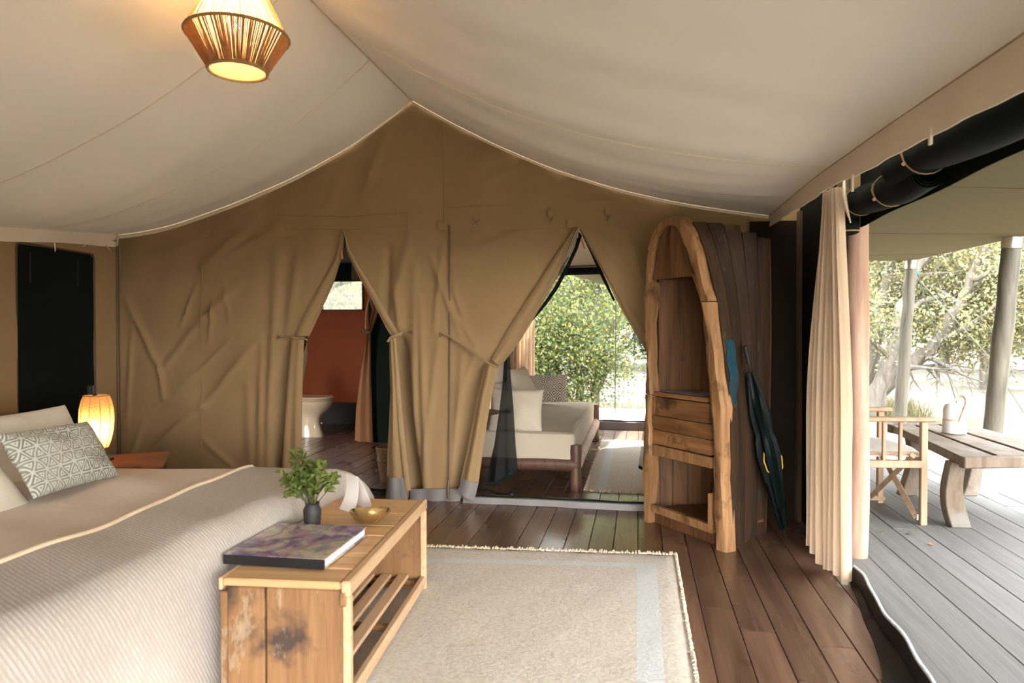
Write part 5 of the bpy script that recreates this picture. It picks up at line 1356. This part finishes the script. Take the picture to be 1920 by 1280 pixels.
ln = empty('lantern', (2.245, 5.42, .462), 'white portable lantern with leather carrying strap on the rustic table', 'lantern')
MB().lathe([(.001, .0), (.072, .0), (.076, .004), (.076, .088), (.073, .092), (.001, .092)], (2.245, 5.42, .462), 40).build('base', M_white, ln)
MB().lathe([(.074, .092), (.074, .104)], (2.245, 5.42, .462), 40, cap=True).build('band', M_leather, ln)
MB().lathe([(.066, .104), (.066, .165), (.061, .190), (.048, .208), (.028, .217), (.001, .220)], (2.237, 5.418, .462), 40).build('diffuser', M_white, ln)
MB().tube([(2.242, 5.35, 0.551), (2.264, 5.355, 0.611), (2.294, 5.37, 0.679), (2.302, 5.39, 0.711), (2.293, 5.41, 0.732), (2.273, 5.42, 0.735), (2.252, 5.42, 0.711), (2.238, 5.42, 0.673)], .010, 8, squash=.45).build('handle', M_leather, ln)

# fallen leaves on the deck
LV = ['small pale dry leaf lying on the deck close to the log pole', 'tiny bleached leaf lying on the deck in front of the chair foot', 'rust-coloured dry leaf lying on a joint of the veranda planks', 'pale dry leaf against the base of the log pole']
for i, (x, y) in enumerate(((1.417, 4.377), (1.572, 4.363), (1.617, 4.168), (1.37, 4.516))):
    G = [[(x + .022 * u * math.cos(i) - w * math.sin(i), y + .022 * u * math.sin(i) + w * math.cos(i), .004 + .006 * abs(u)) for w in (-.010 * (1 - u * u), .010 * (1 - u * u))] for u in (-1, -.5, 0, .5, 1)]
    tag(MB().grid(G, .0008).build('fallen_leaf', M_orange if i == 2 else M_leaf_right), LV[i], 'leaf', 'dry leaves on the veranda deck')

# ---------------------------------------------------------------- bathroom things
tx0, ty0 = -3.70, 7.22
toilet = empty('toilet', (tx0, ty0, 0), 'ceramic toilet with amber light put into its colour, against the bathroom wall', 'toilet')
vs = []; fs = []
def ell(cx, rx, ry, z, n=28, back=.22): return [(tx0 + cx + rx * math.cos(2 * PI * k / n) * (1.0 if math.cos(2 * PI * k / n) > 0 else back / rx if rx > 0 else 1), ty0 + ry * math.sin(2 * PI * k / n), z) for k in range(n)]
rings = [ell(.0, .19, .105, .0), ell(0, .185, .10, .03), ell(-.01, .165, .09, .10), ell(-.01, .15, .085, .19), ell(0, .165, .095, .25), ell(.015, .225, .135, .31), ell(.02, .265, .175, .37), ell(.02, .275, .185, .405), ell(.02, .265, .178, .41), ell(.02, .20, .12, .40), ell(.02, .10, .07, .30)]
n = 28; v = [p for rg in rings for p in rg]
MB().add(v, [(i * n + k, i * n + (k + 1) % n, i * n + n + (k + 1) % n, i * n + n + k) for i in range(len(rings) - 1) for k in range(n)] + [tuple(range(n - 1, -1, -1)), tuple((len(rings) - 1) * n + k for k in range(n))]).build('bowl', M_ceramic, toilet)
for nm, z0, z1, g in (('seat', .412, .430, 0), ('lid', .433, .455, 0)):
    rg = [ell(.02, .275, .185, z0), ell(.02, .284, .192, (z0 + z1) / 2), ell(.02, .27, .18, z1)]
    v = [p for q in rg for p in q]
    MB().add(v, [(i * n + k, i * n + (k + 1) % n, i * n + n + (k + 1) % n, i * n + n + k) for i in range(2) for k in range(n)] + [tuple(range(n - 1, -1, -1)), tuple(2 * n + k for k in range(n))]).build(nm, M_ceramic, toilet)
MB().box((tx0 - .40, ty0 - .19, .40), (tx0 - .22, ty0 + .19, .76), ch=.015).build('cistern', M_ceramic, toilet)

bk = empty('basket', (-1.92, 5.13, 0), 'brown wicker basket on the bathroom floor behind the door flap', 'basket')
MB().lathe([(.001, .0), (.085, .0), (.09, .01), (.10, .09), (.115, .20), (.12, .275), (.112, .275), (.10, .19), (.085, .02), (.001, .015)], (-1.92, 5.13, 0), 30).build('body', M_wicker, bk)
for k, z in enumerate((.02, .10, .18, .24)):
    rr = interp([(0, .087), (.09, .101), (.2, .116), (.28, .121)], z)
    MB().tube([(-1.92 + rr * math.cos(2 * PI * q / 40), 5.13 + rr * math.sin(2 * PI * q / 40), z + .006 * math.sin(2 * PI * q / 4)) for q in range(40)], .006, 6, closed=True).build('weave_ring', M_wicker, bk)
MB().tube([(-1.92 + .118 * math.cos(2 * PI * q / 40), 5.13 + .118 * math.sin(2 * PI * q / 40), .278) for q in range(40)], .010, 8, closed=True).build('rim', M_wicker, bk)

# ---------------------------------------------------------------- lounge things
db = empty('daybed', (-1.0, 6.3, 0), 'low log-framed daybed with cream mattress in the lounge', 'daybed')
DX, DY0, DY1 = -.462, 5.12, 7.46
def log(name, a, b, r0, seed, m=M_darklog):
    rr = random.Random(seed); A, Bv = Vector(a), Vector(b)
    return MB().tube([A.lerp(Bv, k / 8) for k in range(9)], [r0 * rr.uniform(.95, 1.06) for _ in range(9)], 14).build(name, m, db)
log('leg', (DX, DY0, 0), (DX, DY0, .345), .044, 1); log('leg', (DX, DY1, 0), (DX, DY1, .40), .044, 2)
log('leg', (-1.40, DY0, 0), (-1.40, DY0, .58), .044, 3); log('leg', (-1.40, DY1, 0), (-1.40, DY1, .58), .044, 4)
log('front_rail', (-1.42, DY0 + .01, .195), (DX + .02, DY0 + .01, .195), .055, 5); log('side_rail', (DX, DY0, .20), (DX, DY1, .20), .050, 6, M_log)
log('back_rail', (-1.42, DY1, .2), (DX, DY1, .2), .05, 7); log('side_rail', (-1.40, DY0, .2), (-1.40, DY1, .2), .05, 8)
log('armrest', (-1.42, DY0 + .02, .575), (-.955, DY0 + .02, .575), .022, 9); log('arm_post', (-1.0, DY0 + .02, .24), (-1.0, DY0 + .02, .575), .02, 10)
G = []
MX0, MX1, MY0, MY1 = -1.40, DX - .005, DY0 - .03, DY1 - .06
mt = MB()
def mat_h(x, y): return .012 * math.sin(4 * y) * math.sin(5 * x) + .006 * math.sin(11 * y + 6 * x)
prof2 = [(.0, .235), (.004, .30), (.0, .40), (.012, .428), (.04, .440)]
nu, nv = 16, 30
G = []
def rim_pt(u, v):  # parameter around the rounded mattress box: 0..1 both
    return
rows = []
for ins, z in prof2:
    row = []
    a0, a1, b0, b1 = MX0 + ins, MX1 - ins, MY0 + ins, MY1 - ins; c = .05
    for (sx_, sy_, e) in ((a0, b0, 0), ):
        pass
    for k in range(12): row.append((lerp(a0 + c, a1 - c, k / 11), b0, z))
    for k in range(1, 4): q = -PI / 2 + PI / 2 * k / 4; row.append((a1 - c + c * math.cos(q), b0 + c + c * math.sin(q), z))
    for k in range(24): row.append((a1, lerp(b0 + c, b1 - c, k / 23), z))
    for k in range(1, 4): q = PI / 2 * k / 4; row.append((a1 - c + c * math.cos(q), b1 - c + c * math.sin(q), z))
    for k in range(12): row.append((lerp(a1 - c, a0 + c, k / 11), b1, z))
    for k in range(24): row.append((a0, lerp(b1 - c, b0 + c, k / 23), z))
    row.append(row[0]); rows.append(row)
mt.grid([[Vector(p) + Vector((0, 0, .006 * math.sin(5 * p[1] + 3 * p[0]) if z_i > 0 else .004 * math.sin(9 * p[0] + 4 * p[1]))) for p in row] for z_i, row in enumerate(rows)])
mt.grid([[(lerp(MX0 + .03, MX1 - .03, i / nu), lerp(MY0 + .03, MY1 - .03, j / nv), .442 + max(-.01, mat_h(i / nu * .9, j / nv * 2.3))) for j in range(nv + 1)] for i in range(nu + 1)][::-1])
mt.build('mattress', M_mattress, db)

def W3(a, b): return (Vector(b) - Vector(a))
put_pillow('cushion', .50, .30, .13, M_cush_dia, (-.96, 7.02, .60), (1, -.10, .05), (-.05, .35, 1), 'grey cushion printed with nested diamonds at the far side of the daybed', 'cushion', seed=11)
put_pillow('cushion', .52, .44, .17, M_cream, (-1.03, 6.10, .655), (.12, 1, .0), (-.32, .05, 1), 'plump cream cushion tilted beside the diamond patterned cushion', 'cushion', seed=12)
put_pillow('cushion', .50, .42, .16, M_cream, (-1.22, 6.05, .74), (.05, 1, 0), (-.25, .0, 1), 'tall cream cushion hindmost against the lounge wall', 'cushion', seed=13)
put_pillow('cushion', .42, .36, .13, M_cush_line, (-1.09, 5.62, .60), (.25, 1, .0), (-.35, .10, 1), 'pale cushion with fine line print between two cream cushions', 'cushion', seed=14)
put_pillow('cushion', .42, .34, .13, M_cream, (-.93, 5.19, .585), (1, .05, -.02), (-.05, .30, 1), 'square cream cushion nearest, beside the daybed armrest', 'cushion', seed=15)

M_rug2 = m_rug('lounge_rug_wool', [('X', -.34, -.27, 'Y', -9, 9)])
rug2 = MB().grid(rug_mesh(-.42, 1.0, -1.20, 1.25, .02, 40, 60, .003, .012, 9)).build('rug', M_rug2, loc=(.03, 6.30, 0), local=True)
tag(rug2, 'long cream woven rug beside the daybed in the lounge', 'rug')
fringe_local(rug2, [(1.0, -1.20, 0), (-.42, -1.20, 0)], (0, -1, 0), 150, .03, 8)
fringe_local(rug2, [(-.42, -1.20, 0), (-.42, 1.25, 0)], (-1, 0, 0), 150, .014, 9)

lc = empty('curtain', (-1.35, 8.3, 2.0), 'cream curtain hanging beside the far lounge doorway', 'curtain')
G = []
for i in range(16):
    t = i / 15; z = lerp(1.97, .06, t)
    G.append([(lerp(-1.56, -1.255, u) , 8.30 + .035 * math.sin(u * 2 * PI * 6) * (.5 + .5 * t), z) for u in [k / 80 for k in range(81)]])
MB().grid(G, .003).build('drape', M_curtain, lc)
MB().tube([(-1.6, 8.3, 1.98), (1.0, 8.3, 1.98)], .012, 8).build('rail', M_darklog, lc)

pl = empty('plug', (-.90, 4.80, 0), 'black rubber plug with trailing cable on the lounge floor', 'plug')
MB().lathe([(.001, .0), (.030, .0), (.034, .010), (.030, .026), (.018, .032), (.001, .033)], (-.905, 4.84, .003), 18).build('body', M_rubber, pl)
MB().lathe([(.001, .0), (.016, .0), (.018, .012), (.001, .018)], (-.885, 4.81, .033), 14).build('pin_cap', M_rubber, pl)
MB().tube([(-.93, 4.845, .012), (-1.0, 4.87, .01), (-1.08, 4.90, .03), (-1.2, 4.92, .02), (-1.3, 4.93, .01)], .009, 8).build('cable', M_rubber, pl)

# ---------------------------------------------------------------- trees and plants outside
def fast_mesh(name, V, F4, m, parent, label=None):
    me = bpy.data.meshes.new(name); nv, nf = len(V), len(F4)
    me.vertices.add(nv); me.vertices.foreach_set('co', np.asarray(V, dtype=np.float32).ravel())
    me.loops.add(nf * 4); me.loops.foreach_set('vertex_index', np.asarray(F4, dtype=np.int32).ravel())
    me.polygons.add(nf); me.polygons.foreach_set('loop_start', np.arange(0, nf * 4, 4, dtype=np.int32))
    me.update(calc_edges=True); me.validate()
    me.materials.append(m)
    o = bpy.data.objects.new(name, me); COL.objects.link(o)
    if parent is not None: o.parent = parent
    o['kind'] = 'stuff'; return o
def leaves_at(centres, n, spread, l, w, rng):
    c = centres[rng.integers(0, len(centres), n)] + rng.normal(0, 1, (n, 3)) * np.array([spread, spread, spread * .7])
    a = rng.normal(0, 1, (n, 3)); a[:, 2] -= .35; a /= np.linalg.norm(a, axis=1)[:, None]
    b = rng.normal(0, 1, (n, 3)); b -= a * (a * b).sum(1)[:, None]; b /= np.linalg.norm(b, axis=1)[:, None]
    s = rng.uniform(.65, 1.25, (n, 1))
    nrm = np.cross(a, b)
    V = np.stack([c - a * l * s * .5, c + b * w * s * .5 + nrm * w * .2, c + a * l * s * .5, c - b * w * s * .5 + nrm * w * .2], 1).reshape(-1, 3)
    return V, np.arange(n * 4).reshape(-1, 4)
def grow(mb, tips, p, d, length, r0, depth, rng, bend=.35, gravity=.0, tipdepth=1, sides=6):
    """one wandering branch with children; collects twig points"""
    n = max(4, int(length / .28)); pts = [p.copy()]; rad = [r0]
    for i in range(n):
        d = (d + Vector(rng.normal(0, 1, 3)) * bend * .28 + Vector((0, 0, gravity))).normalized()
        p = p + d * (length / n); pts.append(p.copy()); rad.append(r0 * (1 - .75 * (i + 1) / n))
    mb.tube(pts, rad, sides if depth > 1 else 4, cap=False)
    if depth <= tipdepth: tips.extend([tuple(q) for q in pts[len(pts) // 3:]])
    if depth > 0:
        kids = 5 if depth > 1 else 4
        for k in range(kids):
            i = int(lerp(len(pts) * .25, len(pts) - 1, (k + rng.random()) / kids)); q = pts[min(i, len(pts) - 1)]
            dd = (pts[min(i + 1, len(pts) - 1)] - pts[max(0, i - 1)]).normalized()
            side = Vector(rng.normal(0, 1, 3)); side = (side - dd * side.dot(dd)).normalized()
            grow(mb, tips, q, (dd * .75 + side * .8).normalized(), length * rng.uniform(.38, .6), max(.006, rad[min(i, len(rad) - 1)] * .6), depth - 1, rng, bend, gravity, tipdepth, sides)
def tree(name, base, stems, label, leafm, nleaf, l, w, spread, seed, depth=3, gravity=.0, cat='tree', group=None, extra=None, bend=.35, zmin=None):
    rng = np.random.default_rng(seed); e = empty(name, base, label, cat, group)
    mb = MB(); tips = []
    for path, r0, r1, kids, kl in stems:
        P = [Vector(q) for q in path]; m_ = len(P)
        fine = []
        for i in range(m_ - 1):
            for k in range(4): fine.append(P[i].lerp(P[i + 1], k / 4) + Vector(rng.normal(0, .02, 3)))
        fine.append(P[-1]); N = len(fine)
        mb.tube(fine, [lerp(r0, r1, i / (N - 1)) for i in range(N)], 9, cap=False)
        for k in range(kids):
            t = .22 + .78 * (k + rng.random()) / kids; i = min(N - 2, int(t * (N - 1))); q = fine[i]; dd = (fine[i + 1] - fine[i]).normalized()
            side = Vector(rng.normal(0, 1, 3)); side = (side - dd * side.dot(dd)).normalized()
            grow(mb, tips, q, (dd * .6 + side * .9).normalized(), kl * rng.uniform(.6, 1.15), lerp(r0, r1, t) * .45, depth - 1, rng, bend, gravity)
    o_ = Vector(base); mb.build('trunk', M_bark, e)
    T = np.array(tips) - np.array(base)
    if extra is not None:
        X = np.array(extra) - np.array(base); T = np.concatenate([T, np.repeat(X, max(1, int(.6 * len(T) / len(X))), 0)])
    if zmin is not None: T = T[T[:, 2] > zmin]
    V, F = leaves_at(T, nleaf, spread, l, w, rng)
    fast_mesh('foliage', V, F, leafm, e)
    return e
GZ = -.42
# multi-stemmed tree outside the lounge doorway
b = (-1.15, 13.8, GZ)
def rel(b, pts): return [(b[0] + x, b[1] + y, b[2] + z) for x, y, z in pts]
rr = np.random.default_rng(5)
low = [(b[0] + x, b[1] + y, GZ + z) for x, y, z in zip(np.minimum(rr.normal(-1.1, .7, 60), .1), rr.normal(0, .7, 60), rr.uniform(.2, 2.0, 60))]
tree('leafy_tree', b, [
    (rel(b, [(0, 0, 0), (-.05, .1, .9), (.12, .1, 1.8), (.02, .2, 2.8), (.15, .2, 4.2)]), .085, .03, 8, 1.5),
    (rel(b, [(.25, .1, 0), (.32, .1, .9), (.22, 0, 1.9), (.5, .1, 2.9), (.55, .3, 4.4)]), .10, .03, 8, 1.5),
    (rel(b, [(-.15, 0, 0), (-.45, .1, .8), (-.8, .1, 1.8), (-1.0, .2, 2.9), (-1.4, .3, 4.0)]), .06, .02, 7, 1.4),
    (rel(b, [(.1, -.2, 0), (.55, -.3, .8), (1.05, -.4, 1.7), (1.6, -.4, 2.5), (2.0, -.4, 3.2)]), .05, .02, 7, 1.3),
    (rel(b, [(-.3, .2, 0), (-.9, .3, .7), (-1.6, .3, 1.5), (-2.2, .4, 2.4)]), .05, .02, 6, 1.3)],
    'bushy multi-stemmed green tree standing just beyond the lounge deck', M_leaf_lounge, 85000, .068, .034, .24, 31, extra=low)
# leaning tree beyond the veranda
b = (5.2, 14.6, GZ)
tree('leaning_tree', b, [
    ([(4.114, 13.2, -0.283), (4.237, 13.1, 0.3), (4.399, 13, 0.872), (4.574, 13.1, 1.623), (4.863, 13.2, 2.332), (5.305, 13.4, 3.103)], .16, .06, 7, 1.7),
    ([(4.126, 13.8, -0.505), (4.472, 13.6, 0.169), (4.802, 13.4, 0.623), (5.134, 13.2, 0.965), (5.371, 13, 1.523), (5.545, 12.8, 2.103), (5.677, 12.6, 2.66)], .15, .05, 8, 1.7),
    ([(4.076, 13.8, -0.054), (4.302, 13.8, 0.8), (4.453, 13.8, 1.549), (4.612, 13.8, 2.391), (4.95, 14, 3.105)], .17, .07, 6, 1.7),
    ([(4.366, 14.4, 0.416), (4.458, 14.4, 0.991), (4.757, 14.5, 1.514), (5.041, 14.5, 1.981), (5.466, 14.5, 2.441), (6.113, 14.6, 2.903)], .11, .04, 7, 1.7),
    ([(5.069, 13.3, 0.915), (5.622, 13.6, 1.2), (6.322, 14, 1.397), (7.271, 14.5, 1.806)], .07, .03, 6, 1.6),
    ([(4.644, 13.1, 1.576), (5.274, 13.4, 1.791), (5.963, 13.8, 1.882), (6.854, 14.2, 1.944)], .05, .02, 6, 1.5),
    ([(5.545, 12.8, 2.103), (5.825, 12.4, 2.242), (6.232, 12, 2.447)], .05, .02, 6, 1.5)],
    'large pale leaning tree with many grey limbs beyond the veranda', M_leaf_right, 46000, .075, .037, .28, 32, bend=.5, zmin=1.25)
# trees further off
def blob_tree(name, base, h, rad, label, leafm, n, l, seed, trunk_r=.16, group='trees across the lawn'):
    rng = np.random.default_rng(seed); bx_, by_ = base; b = (bx_, by_, GZ)
    C = []
    for k in range(26):
        a = rng.uniform(0, 2 * PI); q = rng.random() ** .6 * rad; z = h * (.25 + .72 * rng.random()); f = math.sin(PI * min(1, .12 + .8 * (z / h))) ** .6
        C.append((bx_ + q * f * math.cos(a), by_ + q * f * math.sin(a), GZ + z))
    stems = []
    for k in range(3):
        a = rng.uniform(0, 2 * PI); stems.append((rel(b, [(0, 0, 0), (.15 * math.cos(a), .15 * math.sin(a), h * .3), (.3 * rad * math.cos(a), .3 * rad * math.sin(a), h * .6), (.5 * rad * math.cos(a), .5 * rad * math.sin(a), h * .9)]), trunk_r, .05, 4, rad * .6))
    return tree(name, b, stems, label, leafm, n, l, l * .5, rad * .24, seed, depth=2, group=group, extra=C)
spots = []
ff = random.Random(77)
k = 0
for az in list(range(-34, 118, 4)):  # the last bearings, out of view, are trees added to cut side skylight
    a = math.radians(az + ff.uniform(-1.2, 1.2)); d = ff.uniform(29, 36); spots.append((d * math.sin(a), d * math.cos(a), ff.uniform(8.5, 12)))
protos = []
for i in range(3):
    x, y, h = spots[i]
    protos.append(blob_tree('far_tree', (x, y), h, 3.3, 'hazy tree in the line closing the far side of the lawn', M_leaf_far, 14000, .30, 50 + i))
for i, (x, y, h) in enumerate(spots[3:]):
    c = copy_tree(protos[i % 3]); c.location = (x, y, GZ); c.rotation_euler = (0, 0, ff.uniform(0, 6.28)); s = h / 10; c.scale = (s * ff.uniform(.9, 1.2), s * ff.uniform(.9, 1.2), s)
blob_tree('dark_bush', (1.3, 27.0), 2.4, 1.9, 'dense dark bush at the far edge of the lawn', M_leaf_dark, 9000, .16, 61, .05, None)
blob_tree('broad_tree', (9.5, 21), 8.5, 3.4, 'pale yellow tree behind the leaning tree across the lawn', M_leaf_right, 30000, .18, 62, group=None)
blob_tree('broad_tree', (16.5, 19), 8.5, 3.6, 'green and yellow tree furthest along the veranda side', M_leaf_right, 30000, .18, 63, group=None)
blob_tree('slim_tree', (-5.2, 17.5), 7.0, 2.6, 'green tree behind the daybed curtain outside the lounge', M_leaf_lounge, 20000, .14, 64, group=None)
blob_tree('bare_tree', (-7.9, 14.5), 6.0, 2.2, 'thin pale tree seen through the bathroom window', M_leaf_far, 2500, .08, 65, .10, None)
blob_tree('slim_tree', (1.6, 19.5), 7.5, 2.2, 'tall green tree overhanging the lawn beyond the lounge rope', M_leaf_lounge, 15000, .14, 66, .10, None)

# grass along the lounge deck, low shrub by the leaning tree
def tuft(name, x0, x1, y0, y1, n, h, label, seed):
    rng = np.random.default_rng(seed); c = np.stack([rng.uniform(x0, x1, n), rng.uniform(y0, y1, n), np.full(n, GZ)], 1)
    d = rng.normal(0, .35, (n, 3)); d[:, 2] = 1; hh = h * rng.uniform(.5, 1.1, (n, 1)); t = c + d * hh
    s = rng.normal(0, 1, (n, 3)); s[:, 2] = 0; s /= np.linalg.norm(s, axis=1)[:, None]; w = .012
    V = np.stack([c - s * w, c + s * w, t + s * w * .2, t - s * w * .2], 1).reshape(-1, 3)
    o = fast_mesh(name, V, np.arange(n * 4).reshape(-1, 4), M_grass, None); tag(o, label, 'grass'); return o
tuft('tall_grass', -2.6, 1.4, 10.9, 12.4, 2600, .38, 'straggly sunlit grass along the edge of the lounge deck', 71)
tuft('tall_grass', 4.0, 5.2, 13.2, 15.2, 900, .35, 'straggly pale grass around the foot of the leaning tree', 72)
